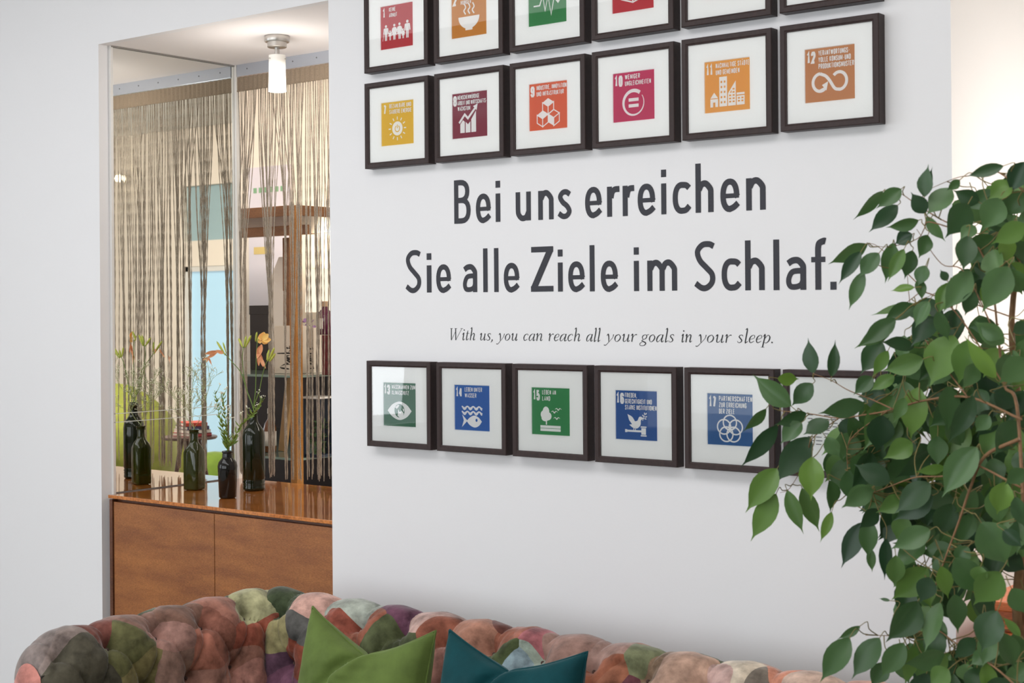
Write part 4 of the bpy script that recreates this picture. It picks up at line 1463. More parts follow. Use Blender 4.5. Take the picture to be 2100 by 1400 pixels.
for i in range(nn_ + 1):
    x = CXA + (CXB - CXA) * i / nn_ - cx0.x
    yy = 0.003 * math.sin(i * 1.7) + .0
    for z in (-0.047, -0.075, -0.103):
        vs.append((x, yy - 0.002, z))
tp.add(vs, [(i * 3 + j, i * 3 + 3 + j, i * 3 + 4 + j, i * 3 + 1 + j) for i in range(nn_) for j in range(2)])
tp.build('heading_tape', M_tape, cur, smooth=True)
MB().box(CXA - cx0.x, CXB - cx0.x, -0.0045, -0.0015, -0.101, -0.0985).build('seam', M_tape, cur)
# bundles: (pixel at the bottom, spread, count weight); the rest in the hidden and mirrored part
rb = random.Random(11)
bund = [(hit(px, 960, 1, CY).x, wd) for px, wd in ((497, .004), (505, .002), (559, .012), (588, .004), (602, .004), (616, .005), (633, .006), (641, .003), (654, .008), (663, .004), (677, .004))]
x = bund[-1][0] + 0.02
while x < CXB:
    bund.append((x, rb.choice((.0015, .003, .004, .006))))
    x += rb.uniform(.012, .040)
NS = 168
sv, sf = [], []
wts = [math.sqrt(b_[1]) for b_ in bund]
for i in range(NS):
    xt = CXA + 0.004 + (CXB - CXA - 0.008) * (i + .5) / NS
    # nearest bundle by a jittered distance
    best = min(bund, key=lambda q: abs(q[0] - xt + rb.gauss(0, .02)) - 1.2 * q[1])
    loose = rb.random() < 0.04
    xb = best[0] + rb.uniform(-1, 1) * best[1] if not loose else xt + rb.uniform(-.02, .02)
    yb = rb.uniform(-.006, .004)
    zt, zb_ = NZ - 0.10, CT + rb.uniform(0.012, 0.045)
    pw = rb.uniform(.75, 1.25)
    ph = rb.uniform(0, 6)
    n = 62
    k0 = len(sv)
    r0 = rb.uniform(.0015, .0021)
    for j in range(n + 1):
        t = j / n
        e_ = min(1, t / rb_t if (rb_t := 0.62 + .3 * math.sin(ph)) else t) ** pw
        xx = xt + (xb - xt) * (3 * e_ * e_ - 2 * e_ ** 3 if e_ < 1 else 1) + .0012 * math.sin(ph + t * 21)
        yy = CY + yb * t + .003 * math.sin(ph * 2 + t * 9)
        rr2 = r0 * (1.18 if j % 2 else 0.86)
        for a in range(4):
            an = PI / 4 + a * PI / 2 + j * .8
            sv.append((xx + rr2 * math.cos(an) - cx0.x, yy + rr2 * math.sin(an) - cx0.y, zt + (zb_ - zt) * t - cx0.z))
    for j in range(n):
        for a in range(4):
            a2 = (a + 1) % 4
            sf.append((k0 + j * 4 + a, k0 + j * 4 + a2, k0 + j * 4 + 4 + a2, k0 + j * 4 + 4 + a))
o = mesh('strands', sv, sf, M_string, cur)
tag(o, None, kind='stuff')

# ------------------------------------------------------------------ bottles


def bottle_glass(name, c, tr):
    return mat(name, c, 0.04, trans=tr, ior=1.45, spec=.45)


M_bg = bottle_glass('dark_green_glass', (0.008, 0.011, 0.003, 1), 0.0)
M_bg2 = bottle_glass('olive_glass', (0.035, 0.045, 0.004, 1), 0.5)
M_bg3 = bottle_glass('black_glass', (0.006, 0.005, 0.004, 1), 0.0)


def place(px, py):
    p = hit(px, py, 2, CT)
    return Vector((p.x, p.y, CT))


def pxm(p):
    """metres per pixel at a place"""
    return (p - CAM).dot(FW) / F_PX


pA, pB, pC = place(399, 1004), place(467, 1021), place(521, 1005)
s = pxm(pA)
bA = thing('bottle', 'square olive green glass bottle holding gypsophila sprigs', 'bottle', pA, 'dark glass bottles used as vases on the sideboard', rz=0.25)
H = (1013 - 889) * s
o = MB().lathe([(.010, 0), (.0138, .003), (.0145, .008), (.0145, .62 * H), (.0143, .70 * H), (.0085, .77 * H), (.0068, .82 * H), (.0066, .93 * H), (.0085, .935 * H), (.0085, .955 * H), (.0072, .96 * H), (.0084, .97 * H), (.0084, H), (.0060, H), (.0055, .85 * H)],
               n=40, sq=lambda z: 1.0 if z < .69 * H else 0).build('glass_body', M_bg2, bA)
o.scale = (2.05, 2.05, 1)
shade_auto(o, 50)
s = pxm(pB)
H = (1029 - 932) * s
r = 20 * s
bB = thing('bottle', 'short round dark bottle with a ribbed neck holding leafy white sprigs', 'bottle', pB, 'dark glass bottles used as vases on the sideboard')
o = MB().lathe([(.7 * r, 0), (.86 * r, .004), (.88 * r, .03 * H), (.98 * r, .60 * H), (r, .68 * H), (.9 * r, .76 * H), (.56 * r, .85 * H), (.50 * r, .87 * H), (.56 * r, .885 * H), (.48 * r, .90 * H), (.55 * r, .92 * H), (.47 * r, .94 * H), (.54 * r, .965 * H), (.56 * r, .985 * H), (.5 * r, H), (.38 * r, H), (.34 * r, .9 * H)],
               n=36).build('glass_body', M_bg3, bB, smooth=True)
s = pxm(pC)
H = (1014 - 846) * s
r = 23 * s
bC = thing('bottle', 'tall dark green wine bottle holding day lilies, nearest the strings', 'bottle', pC, 'dark glass bottles used as vases on the sideboard')
o = MB().lathe([(.8 * r, 0), (.94 * r, .004), (.97 * r, .02 * H), (.97 * r, .05 * H), (.93 * r, .06 * H), (.99 * r, .075 * H), (.94 * r, .09 * H), (r, .11 * H), (.93 * r, .13 * H), (r, .15 * H), (r, .66 * H), (.93 * r, .73 * H), (.62 * r, .79 * H), (.42 * r, .83 * H), (.36 * r, .88 * H), (.34 * r, .95 * H), (.42 * r, .955 * H), (.42 * r, .975 * H), (.36 * r, .98 * H), (.38 * r, H), (.28 * r, H), (.26 * r, .9 * H)],
               n=40).build('glass_body', M_bg, bC, smooth=True)

# ------------------------------------------------------------------ flowers
M_stem = mat('green_stem', srgb(96, 122, 52), 0.5)
M_stem2 = mat('pale_stem', srgb(150, 160, 105), 0.5)
M_bud = mat('lily_bud', srgb(196, 196, 90), 0.5, noise_amt=.2, noise_scale=40, col2=srgb(160, 175, 70))
M_petal = mat('orange_petal', srgb(235, 170, 95), 0.5, noise_amt=.2, noise_scale=60, col2=srgb(240, 200, 110))
M_wilt = mat('wilted_petal', srgb(220, 140, 95), 0.6, noise_amt=.2, noise_scale=60, col2=srgb(235, 175, 130))
M_fleaf = mat('sprig_leaf', srgb(120, 145, 62), 0.5, noise_amt=.2, noise_scale=30)
M_floret = mat('white_floret', srgb(228, 226, 205), 0.7)


def at(px, py, ref, dy=0.0):
    return hit(px, py, 1, ref.y + dy)


def bud(mb, a, d, ln, r):
    d = Vector(d).normalized()
    q = d.to_track_quat('Z', 'Y').to_matrix().to_4x4()
    mb.lathe([(r * .45, 0), (r * .75, ln * .25), (r, ln * .55), (r * .8, ln * .85), (0.0002, ln)], a, 8, M=q)


def petal(mb, a, d, side_, ln, w_, curl):
    d, side_ = Vector(d).normalized(), Vector(side_).normalized()
    nrm = d.cross(side_)
    vs, fs = [], []
    for i in range(6):
        t = i / 5
        ww = w_ * math.sin(PI * (t * .85 + .1)) / 2
        c = a + d * ln * t + nrm * curl * t * t
        vs += [c - side_ * ww, c + nrm * ww * .3, c + side_ * ww]
    for i in range(5):
        fs += [(3 * i, 3 * i + 1, 3 * i + 4, 3 * i + 3), (3 * i + 1, 3 * i + 2, 3 * i + 5, 3 * i + 4)]
    mb.add(vs, fs)


neckC = Vector((pC.x, pC.y, CT + (1014 - 850) * pxm(pC)))


def lily(label, path, buds, dy, petals=None, wilt=None):
    e = thing('lily_stem', label, 'flower', neckC, 'day lily stems in the tall bottle')
    lo = e.location.copy()
    pts = [at(px, py, pC, dy * i / (len(path) - 1)) for i, (px, py) in enumerate(path)]
    pts[0] = neckC + Vector((0, 0, -0.10))
    pts = [pts[0], neckC + (pts[1] - neckC) * 0.02] + pts[1:]
    mb = MB()
    pp = [p - lo for p in bez(pts, 6)]
    mb.tube(pp, [0.0021 - .0009 * i / len(pp) for i in range(len(pp))], 6)
    tip = pts[-1]
    mb.build('stem', M_stem, e, smooth=True)
    for (px, py, qx, qy, r_) in buds:
        a, b_ = at(px, py, pC, dy), at(qx, qy, pC, dy + rb.uniform(-.01, .01))
        m_ = MB()
        bud(m_, a - lo, b_ - a, (b_ - a).length, r_)
        st_ = MB().tube([tip - lo, (tip + a) / 2 - lo + Vector((0, 0, .001)), a - lo], .0011, 5)
        bo_ = m_.build('bud', M_bud, e, smooth=True)
        st_.build('bud_stalk', M_stem, bo_)
    for (px, py, dx, dz, ln, w_, cu, mt_) in (petals or []):
        m_ = MB()
        a = at(px, py, pC, dy)
        ln, w_ = ln * 1.15, w_ * 1.45
        petal(m_, a - lo, RT * dx + Vector((0, rb.uniform(-.3, .3), dz)), RT * dz - Vector((0, 0, dx)) + FW * rb.uniform(-.6, .6), ln, w_, cu)
        m_.build('petal', mt_, e, smooth=True)
    return e


lily('day lily stem leaning left with two pale buds and a wilted orange bloom', [(519, 846), (506, 800), (494, 764), (476, 742), (462, 726)],
     [(462, 728, 444, 699, .0042), (464, 724, 457, 701, .0032)], -.01,
     petals=[(460, 724, -1, .25, .030, .010, .004, M_wilt), (446, 720, -1, -.3, .040, .011, .006, M_wilt), (446, 721, -1, -.55, .042, .009, .008, M_wilt), (430, 730, -.6, -1, .022, .006, .002, M_wilt), (426, 733, -1, -.6, .018, .006, .002, M_wilt), (428, 733, .4, -1, .024, .005, .002, M_wilt)])
lily('upright day lily stem with three pale green buds', [(520, 846), (508, 806), (500, 770), (497, 735), (499, 713)],
     [(498, 712, 489, 693, .0045), (501, 710, 505, 688, .0045), (503, 712, 515, 687, .0050)], .008)
lily('day lily stem bearing a fresh yellow bloom over a drooping orange one', [(523, 846), (524, 800), (525, 760), (526, 720), (528, 700)],
     [(524, 700, 527, 680, .0042), (527, 702, 531, 689, .003)], .012,
     petals=[(537, 696, .3, 1, .024, .018, .006, M_petal), (537, 696, 1, .8, .026, .016, .004, M_petal), (537, 697, -.4, .9, .02, .015, .004, M_petal), (538, 697, 1, .1, .026, .016, .006, M_petal), (537, 698, .6, -.3, .02, .014, .004, M_petal),
             (536, 708, -.5, -1, .030, .012, .004, M_wilt), (534, 712, -.35, -1, .036, .012, .006, M_wilt), (536, 706, .1, -1, .034, .010, .004, M_wilt), (532, 722, .2, -1, .046, .010, .003, M_wilt), (533, 730, .4, -1, .042, .008, -.003, M_wilt), (530, 728, -.1, -1, .034, .008, .003, M_wilt), (534, 704, -.2, 1, .012, .010, .001, M_petal)])
lily('day lily stem leaning right with a cluster of yellow green buds', [(524, 846), (532, 800), (538, 770), (545, 746), (550, 738)],
     [(549, 740, 549, 722, .0042), (552, 738, 563, 712, .005), (553, 741, 565, 724, .0048), (547, 738, 552, 716, .004)], .0)


def sprig(neck, ref, path, dy, label, kind, grp, name):
    e = thing(name, label, 'flower', neck, grp)
    lo = e.location.copy()
    pts = [neck + Vector((0, 0, -0.06)), neck] + [at(px, py, ref, dy * (i + 1) / len(path)) for i, (px, py) in enumerate(path)]
    pp = bez(pts, 6)
    mb = MB()
    if kind == 'gyp':
        mb.tube([p - lo for p in pp], [.0012 - .0008 * i / len(pp) for i in range(len(pp))], 5)
        fl = MB()

        def br(p, d, ln, lv):
            n = 4
            q = [p]
            for k in range(n):
                d = (d + Vector((rb.gauss(0, .18), rb.gauss(0, .18), .05))).normalized()
                q.append(q[-1] + d * ln / n)
            mb.tube([v - lo for v in q], .00055 if lv < 2 else .0004, 4, cap=False)
            if lv >= 2:
                c = q[-1] - lo
                r_ = rb.uniform(.0011, .0024)
                fl.lathe([(.0001, -r_), (r_, 0), (r_ * .6, r_ * .7), (.0001, r_ * .5)], c, 5)
            if lv < 3:
                for k in range(rb.choice((2, 3, 3))):
                    d2 = (d + Vector((rb.gauss(0, .6), rb.gauss(0, .5), rb.gauss(.1, .35)))).normalized()
                    br(q[rb.choice((2, 3, 4))], d2, ln * .62, lv + 1)
        for k in range(6):
            i = int(len(pp) * (.45 + .09 * k))
            if i < len(pp) - 1:
                d = (pp[i + 1] - pp[i]).normalized()
                br(pp[i], (d + Vector((rb.gauss(0, .5), rb.gauss(0, .5), .1))).normalized(), .06, 0)
        mb.build('stem', M_stem2, e)
        tag(fl.build('florets', M_floret, e), None, kind='stuff')
    else:
        mb.tube([p - lo for p in pp], [.0017 - .0009 * i / len(pp) for i in range(len(pp))], 5)
        lf, fl = MB(), MB()
        n = len(pp)
        for i in range(int(n * .3), n - 1, 1):
            for k in range(4):
                d = (pp[i + 1] - pp[i]).normalized()
                a = rb.uniform(0, 6.28)
                sd = (RT * math.cos(a) + FW * math.sin(a))
                dd = (d * .8 + sd).normalized()
                ln = rb.uniform(.016, .036) * (1.15 - .6 * i / n)
                petal(lf, pp[i] - lo, dd, dd.cross(d) + sd * .1, ln, ln * .26, -ln * .2)
        for k in range(5):
            i = int(n * (.6 + .08 * k))
            if i < n:
                c = pp[i]
                d = Vector((rb.gauss(0, .5), rb.gauss(0, .5), 1)).normalized()
                q = [c, c + d * .015, c + d * .035 + Vector((0, 0, .004))]
                mb.tube([v - lo for v in q], .0007, 4)
                for z in range(6):
                    r_ = rb.uniform(.0016, .003)
                    fl.lathe([(.0001, -r_), (r_, 0), (r_ * .6, r_ * .7), (.0001, r_ * .5)], q[-1] - lo + Vector((rb.gauss(0, .004), rb.gauss(0, .004), rb.gauss(0, .003))), 6)
        mb.build('stem', M_fleaf, e)
        tag(lf.build('leaves', M_fleaf, e, smooth=True), None, kind='stuff')
        tag(fl.build('florets', M_floret, e), None, kind='stuff')
    return e


neckA = Vector((pA.x, pA.y, CT + (1013 - 889) * pxm(pA)))
neckB = Vector((pB.x, pB.y, CT + (1029 - 933) * pxm(pB)))
g1 = 'gypsophila sprigs in the square bottle'
for path, dy, lab in (([(385, 860), (365, 830), (350, 800)], -.03, 'wispy gypsophila sprig spreading left from the square bottle'),
                      ([(394, 860), (392, 820), (396, 780)], .02, 'wispy gypsophila sprig standing upright in the square bottle'),
                      ([(408, 862), (420, 820), (438, 770)], -.02, 'wispy gypsophila sprig spreading right from the square bottle')):
    sprig(neckA, pA, path, dy, lab, 'gyp', g1, 'gypsophila_sprig')
g2 = 'leafy sprigs in the ribbed bottle'
for path, dy, lab in (([(462, 900), (450, 850), (440, 800)], -.01, 'leafy green sprig with white florets leaning left in the ribbed bottle'),
                      ([(466, 900), (461, 850), (457, 805)], .02, 'leafy green sprig with white florets upright in the ribbed bottle'),
                      ([(476, 905), (496, 870), (522, 845), (543, 815)], -.03, 'leafy green sprig with white florets arching right past the tall bottle')):
    sprig(neckB, pB, path, dy, lab, 'leafy', g2, 'leafy_sprig')
# ------------------------------------------------------------------ shop area seen through the strings
M_oak = wood('honey_oak', srgb(150, 98, 42), srgb(190, 130, 62), 0.4, (4, 4, 1), 5)
M_oakh = wood('brown_oak', srgb(120, 76, 40), srgb(150, 100, 56), 0.4, (1, 4, 4), 5)
M_cream = mat('cream_paint', srgb(226, 214, 196), 0.85)
M_gshelf = mat('shelf_glass', srgb(120, 140, 130), 0.1, spec=0.8)
M_brown = mat('brown_panel', srgb(84, 64, 54), 0.6, noise_amt=.15, noise_scale=5)
struct(box_obj('wall_back', -9.0, -4.9, 2.6, 2.7, FZ, CZ, M_cream), 'cream wall behind the shop display')
YS = 1.15
pc = hit(605, 420, 1, YS)
XC = pc.x
ztop, zbot = hit(607, 420, 1, YS).z, hit(607, 441, 1, YS).z
zsh1_ = hit(600, 770, 1, YS).z
z2a, z2b = hit(594, 458, 1, YS).z, hit(594, 478, 1, YS).z
unit = thing('display_shelf', 'tall open oak display shelf behind the string curtain', 'shelf', (XC - 1.15, YS + 0.5, FZ))
so = Vector(unit.location)


def ub(name, a, b_, c, d, e_, f_, m_, bev=0.002, par=unit):
    return MB().box(a - so.x, b_ - so.x, c - so.y, d - so.y, e_ - so.z, f_ - so.z).build(name, m_, par, bevel=bev)


W_ = 2.30
pw_ = XC - hit(592, 420, 1, YS).x
DP = 1.15
for (a, c) in ((XC - pw_, YS), (XC - W_, YS), (XC - pw_, YS + DP - pw_), (XC - W_, YS + DP - pw_)):
    ub('post', a, a + pw_, c, c + pw_, FZ, ztop, M_oak)
ub('top_board', XC - W_ + .022, XC - .024, YS + .022, YS + DP - .022, zbot + .004, zbot + .014, M_oakh)
ub('inner_post', hit(579, 500, 1, YS + .25).x, hit(592, 500, 1, YS + .25).x, YS + .25, YS + .28, zsh1_, z2b, M_oakh)
ub('rail', XC - W_ + pw_, XC - pw_, YS + .10, YS + .12, z2b, z2a, M_oakh)
for zz0, zz1 in ((zbot, ztop + .001),):
    ub('rail', XC - W_ + pw_, XC - pw_, YS + .002, YS + .022, zz0, zz1, M_oakh)
    ub('rail', XC - W_ + pw_, XC - pw_, YS + DP - .022, YS + DP - .002, zz0, zz1, M_oakh)
    ub('rail', XC - .024, XC - .002, YS + pw_, YS + DP - pw_, zz0, zz1, M_oakh)
zsh1, zsh2 = hit(600, 770, 1, YS).z, hit(600, 940, 1, YS).z
ub('glass_shelf', XC - W_ + .02, XC - .004, YS + .004, YS + DP, zsh1 - .010, zsh1, M_gshelf)
ub('glass_shelf', XC - W_ + .02, XC - .004, YS + .004, YS + DP, zsh2 - .010, zsh2, M_gshelf)
ub('back_panel', XC - W_ + .02, XC - pw_, YS + DP - .06, YS + DP - .045, FZ, zsh1 - .012, M_brown)
ub('back_panel', XC - .03, XC - .01, YS + .55, YS + DP - pw_, FZ, zsh1 - .012, M_brown)
ub('bottom_board', XC - W_ + .02, XC - .01, YS + .02, YS + DP - .02, FZ + .1, FZ + .55, M_brown)


def on(px, py, y):
    return hit(px, py, 1, y)


def pbox(name, lab, cat, px0, px1, pyt, z0, y0, dpt, mt, grp=None, parts=None, bev=.002):
    a, b_ = on(px0, pyt, y0), on(px1, pyt, y0)
    e = thing(name, lab, cat, ((a.x + b_.x) / 2, y0 + dpt / 2, z0), grp)
    w2, h = (b_.x - a.x) / 2, (a.z + b_.z) / 2 - z0
    MB().box(-w2, w2, -dpt / 2, dpt / 2, 0, h).build('box_body', mt, e, bevel=bev)
    return e, w2, h, dpt


M_blackbox = mat('black_card', srgb(42, 32, 28), 0.5)
M_paper = mat('cream_paper', srgb(226, 214, 198), 0.8)
M_whitep = mat('white_paper', srgb(236, 228, 218), 0.8)
M_redbox = mat('dark_red_box', srgb(96, 30, 34), 0.6, noise_amt=.5, noise_scale=60)
e, w2, h, dp_ = pbox('gift_box', 'tall black box on the glass shelf behind the strings', 'box', 512, 551, 627, zsh1, YS + .35, .12, M_blackbox)
MB().box(-w2 - .002, w2 + .002, -.062, .062, h - .04, h + .002).build('lid', M_blackbox, e, bevel=.001)


def script_mark(e, w2, y, h):
    f = Flat((0, y - .0006, 0), (1, 0, 0), (0, 0, 1), (0, -1, 0), .0004)
    # the word Danke in a loose brush hand, running upwards
    S = h * .62
    word = [[(0, .1), (.06, .55), (.22, .3), (.2, .05), (-.02, .0)], [(.36, .3), (.28, .2), (.33, .05), (.42, .25), (.44, .05)],
            [(.5, .3), (.52, .05), (.58, .28), (.64, .05)], [(.72, .7), (.74, .02)], [(.86, .32), (.75, .18), (.9, .02)], [(.95, .15), (1.04, .26), (.96, .05), (1.1, .08)]]
    for stp in word:
        pts = bez([(a, b_, 0) for a, b_ in stp], 5)
        f.stroke([(w2 * .15 - (v.y - .3) * S * .95, h * .10 + v.x * S * .72) for v in pts], [.004 + .003 * math.sin(i * .7) for i in range(len(pts))])
    f.build('brush_lettering', M_dark, e)


e, w2, h, _ = pbox('paper_bag', 'cream paper bag reading Danke left of the oak post', 'bag', 562, 601, 668, zsh1, YS + .12, .10, M_paper, 'cream bags reading Danke on the upper glass shelf')
script_mark(e, w2, -.05, h)
e, w2, h, _ = pbox('paper_bag', 'cream paper bag reading Danke right of the oak post', 'bag', 616, 643, 672, zsh1, YS + .22, .10, M_paper, 'cream bags reading Danke on the upper glass shelf')
script_mark(e, w2, -.05, h)
# white stand-up bag with a pointed top
a, b_, t = on(566, 668, YS + .28), on(592, 668, YS + .28), on(571, 527, YS + .28)
e = thing('paper_bag', 'white paper bag with a pointed folded top behind the oak post', 'bag', ((a.x + b_.x) / 2, YS + .28, zsh1))
w2, h = (b_.x - a.x) / 2, t.z - zsh1
MB().add([(-w2, -.04, 0), (w2, -.04, 0), (w2, .04, 0), (-w2, .04, 0), (-w2, -.03, h * .82), (w2, -.03, h * .70), (w2, .03, h * .70), (-w2, .03, h * .82), (-w2 * .4, -.003, h), (w2 * .3, -.003, h), (w2 * .3, .003, h), (-w2 * .4, .003, h)],
         [(0, 1, 5, 4), (1, 2, 6, 5), (2, 3, 7, 6), (3, 0, 4, 7), (4, 5, 9, 8), (5, 6, 10, 9), (6, 7, 11, 10), (7, 4, 8, 11), (8, 9, 10, 11)]).build('bag_body', M_whitep, e)
# red box with a liqueur bottle on it
e, w2, h, _ = pbox('gift_box', 'dark red patterned box on the glass shelf beneath the liqueur bottle', 'box', 660, 700, 687, zsh1, YS + .10, .12, M_redbox)
zt = zsh1 + h
p = on(667, 690, YS + .16)
M_liq = mat('purple_liqueur_glass', srgb(92, 40, 62), 0.08, coat=.5)
e = thing('bottle', 'purple liqueur bottle with a pale stopper standing on the red box', 'bottle', (p.x, p.y, zt))
s = pxm(p)
r, H = 16 * s, 68 * s
MB().lathe([(.8 * r, 0), (r, .02 * H), (r, .55 * H), (.85 * r, .68 * H), (.4 * r, .78 * H), (.34 * r, .86 * H)], n=24).build('glass_body', M_liq, e, smooth=True)
MB().lathe([(.38 * r, .85 * H), (.38 * r, H), (.3 * r, 1.01 * H)], n=16).build('stopper', mat('stopper', srgb(180, 150, 120), .5), e)
MB().box(-r * .5, r * .5, -r * 1.02, -r * .9, .18 * H, .5 * H).build('bottle_label', M_whitep, e)
# lower glass shelf: bottles, baton, planter
p = on(554, 930, YS + .14)
s = pxm(p)
r, H = 13 * s, 90 * s
e = thing('bottle', 'amber bottle with a cream label on the lower glass shelf', 'bottle', (p.x, p.y, zsh2))
M_amb = mat('amber_glass', srgb(120, 70, 34), 0.1, coat=.5)
MB().lathe([(.8 * r, 0), (r, .02 * H), (r, .55 * H), (.8 * r, .66 * H), (.35 * r, .76 * H), (.33 * r, .9 * H)], n=24).build('glass_body', M_amb, e, smooth=True)
MB().lathe([(.4 * r, .88 * H), (.4 * r, H)], n=14).build('cap', M_whitep, e)
MB().lathe([(1.01 * r, .15 * H), (1.01 * r, .48 * H)], n=24).build('bottle_label', M_whitep, e, smooth=True)
p = on(623, 935, YS + .1)
s = pxm(p)
r, H = 9 * s, 80 * s
e = thing('bottle', 'slim cream bottle just right of the oak post on the lower shelf', 'bottle', (p.x, p.y, zsh2))
MB().lathe([(.8 * r, 0), (r, .02 * H), (r, .62 * H), (.7 * r, .74 * H), (.4 * r, .8 * H), (.4 * r, H)], n=20).build('glass_body', mat('cream_ceramic', srgb(196, 178, 130), .3), e, smooth=True)
MB().lathe([(1.01 * r, .2 * H), (1.01 * r, .5 * H)], n=20).build('bottle_label', M_whitep, e, smooth=True)
p = on(580, 935, YS + .2)
e = thing('wooden_board', 'slim beech board leaning on the lower shelf behind the strings', 'board', (p.x, p.y, zsh2))
o = MB().box(-.022, .022, -.008, .008, 0, .30).box(-.012, .012, -.008, .008, .30, .36).build('blade', mat('beech', srgb(190, 150, 100), .5), e, bevel=.002)
e.rotation_euler = (-.12, .03, 0)
p = on(654, 938, YS + .12)
e = thing('lantern', 'dark blue metal lantern box with a white rim holding greenery', 'lantern', (p.x, p.y, zsh2))
s = pxm(p)
wl, hl = 21 * s, 120 * s
M_blue = mat('dark_blue_metal', srgb(34, 48, 66), .4)
for sx in (-1, 1):
    for sy in (-1, 1):
        MB().box(sx * wl - .006, sx * wl + .006, sy * wl - .006, sy * wl + .006, 0, hl).build('corner_post', M_blue, e)
MB().box(-wl, wl, wl - .004, wl, 0, hl).build('back_pane', M_blue, e)
MB().box(-wl - .01, wl + .01, -wl - .01, wl + .01, hl, hl + .008).build('rim', M_white, e)
MB().box(-wl, wl, -wl, wl, 0, .012).build('base', M_blue, e)
g = MB()
for k in range(90):
    c = Vector((rb.uniform(-wl, wl) * .8, rb.uniform(-wl, wl) * .7, rb.uniform(.01, hl * .62)))
    d = Vector((rb.gauss(0, 1), rb.gauss(0, 1), rb.gauss(.3, 1))).normalized()
    petal(g, c, d, d.orthogonal(), .022, .009, .003)
tag(g.build('greenery', mat('moss_green', srgb(60, 84, 48), .7), e), None, kind='stuff')
# table lamp with a cream drum shade, glowing
p = on(668, 590, 2.44)
s = pxm(p)
e = thing('table_lamp', 'glowing table lamp with a wide cream drum shade behind the display shelf', 'lamp', (p.x, p.y, FZ))
zt_, zb2 = on(668, 552, 2.44).z - FZ, on(668, 640, 2.44).z - FZ
r = 42 * s
M_shade = mat('lit_fabric_shade', srgb(236, 220, 196), .8, emit=(1.0, .88, .70, 1), estr=0.7)
MB().lathe([(r, zb2), (r * .94, zt_)], n=36).build('lamp_shade', M_shade, e, smooth=True)
bpy.data.objects[e.children[0].name].data.polygons[0].use_smooth = True
MB().lathe([(.13, 0), (.13, .02), (.02, .04), (.018, zb2 - .02), (.03, zb2 - .01), (.01, zb2 + .05)], n=20).build('stand', M_nick, e, smooth=True)
point('table_lamp_bulb', (p.x, p.y, FZ + zt_ + .12), 5, (1, .82, .58), .05)
# purple flowers next to it
p = on(632, 680, YS + .5)
e = thing('orchid', 'pale purple orchid in a small white pot on the upper glass shelf', 'flower', (p.x, p.y, zsh1))
hz_ = p.z - zsh1
MB().lathe([(.022, 0), (.030, .05), (.028, .05), (.026, .045)], n=18).build('pot', M_white, e, smooth=True)
MB().tube([(0, 0, .04), (0, 0, hz_ - .03), (.01, 0, hz_ + .03)], .003, 6).build('stem', M_stem, e)
m_ = MB()
for k in range(26):
    c = Vector((rb.gauss(0, .025), rb.gauss(0, .02), hz_ + rb.gauss(.0, .03)))
    d = Vector((rb.gauss(0, 1), -1, rb.gauss(0, 1))).normalized()
    petal(m_, c, d, d.orthogonal(), .024, .020, .004)
m_.build('blooms', mat('purple_petal', srgb(190, 150, 200), .6), e, smooth=True)
# framed notice on the cream wall
a, b_ = on(512, 345, 2.6), on(600, 640, 2.6)
e = thing('wall_notice', 'pale notice sheet with a green heading and a yellow bar behind the strings', 'poster', ((a.x + b_.x) / 2, 2.595, b_.z))
w2, h = (b_.x - a.x) / 2, a.z - b_.z
MB().box(-w2, w2, -.006, .004, 0, h).build('sheet', mat('notice_sheet', srgb(206, 200, 204), .6), e)
f = Flat((0, -.0065, 0), (1, 0, 0), (0, 0, 1), (0, -1, 0), .0005)
f.rect(-w2 * .75, h * .40, w2 * .1, h * .45)
f.build('yellow_bar', mat('yellow_bar', srgb(205, 180, 110), .6), e)
f = Flat((0, -.0065, 0), (1, 0, 0), (0, 0, 1), (0, -1, 0), .0005)
for k in range(6):
    f.stroke([(-w2 * .75 + k * .045, h * .84), (-w2 * .75 + k * .045 + .028, h * .84)], .03)
f.build('heading', mat('green_print', srgb(120, 160, 120), .6), e)

# ------------------------------------------------------------------ lounge seen in the mirror
YB = 4.4
xa, xb_ = hitm(376, 600, YB).x, hitm(480, 600, YB).x
za_, zb3 = hitm(430, 545, YB).z, hitm(430, 492, YB).z
zt3 = hitm(430, 378, YB).z
xw0, xw1 = min(xa, xb_) - .25, max(xa, xb_)
M_pane = mat('pale_blue_pane', srgb(150, 178, 192), .15, spec=.6)
M_pane2 = mat('grey_blue_pane', srgb(165, 190, 196), .3)
M_sky = mat('bright_pane', srgb(140, 180, 200), .3, emit=(.60, .76, .88, 1), estr=.40)
bw = MB().box(xw1, 3.0, YB, YB + .1, FZ, CZ).box(-4.9, xw0, YB, YB + .1, FZ, CZ).box(xw0, xw1, YB, YB + .1, zt3, CZ).box(xw0, xw1, YB, YB + .1, zb3 - 0, za_ + 0)
bw = MB()
bw.box(xw1, 3.0, YB, YB + .1, FZ, CZ).box(-4.9, xw0, YB, YB + .1, FZ, CZ).box(xw0, xw1, YB, YB + .1, zt3, CZ).box(xw0, xw1, YB, YB + .1, za_, zb3)
bw.box(xw0, xw1, YB, YB + .1, FZ, FZ + .1)
struct(bw.build('wall_right', M_warmwall), 'cream wall of the lounge seen in the mirror')
w3_ = thing('window_3', None, None, ((xw0 + xw1) / 2, YB + .05, FZ))
struct(w3_, 'blue glazed window seen in the mirror')
hw = (xw1 - xw0) / 2
MB().box(-hw, hw, -.005, .005, .1, za_ - FZ).build('pane', M_sky, w3_)
MB().box(-hw, hw, -.005, .005, zb3 - FZ, zt3 - FZ).build('transom_pane', M_pane2, w3_)
MB().box(-hw, -hw + .05, -.04, .03, .1, za_ - FZ).box(hw - .05, hw, -.04, .03, .1, za_ - FZ).box(-hw, hw, -.04, .03, za_ - FZ - .04, za_ - FZ).build('window_frame', M_white, w3_)
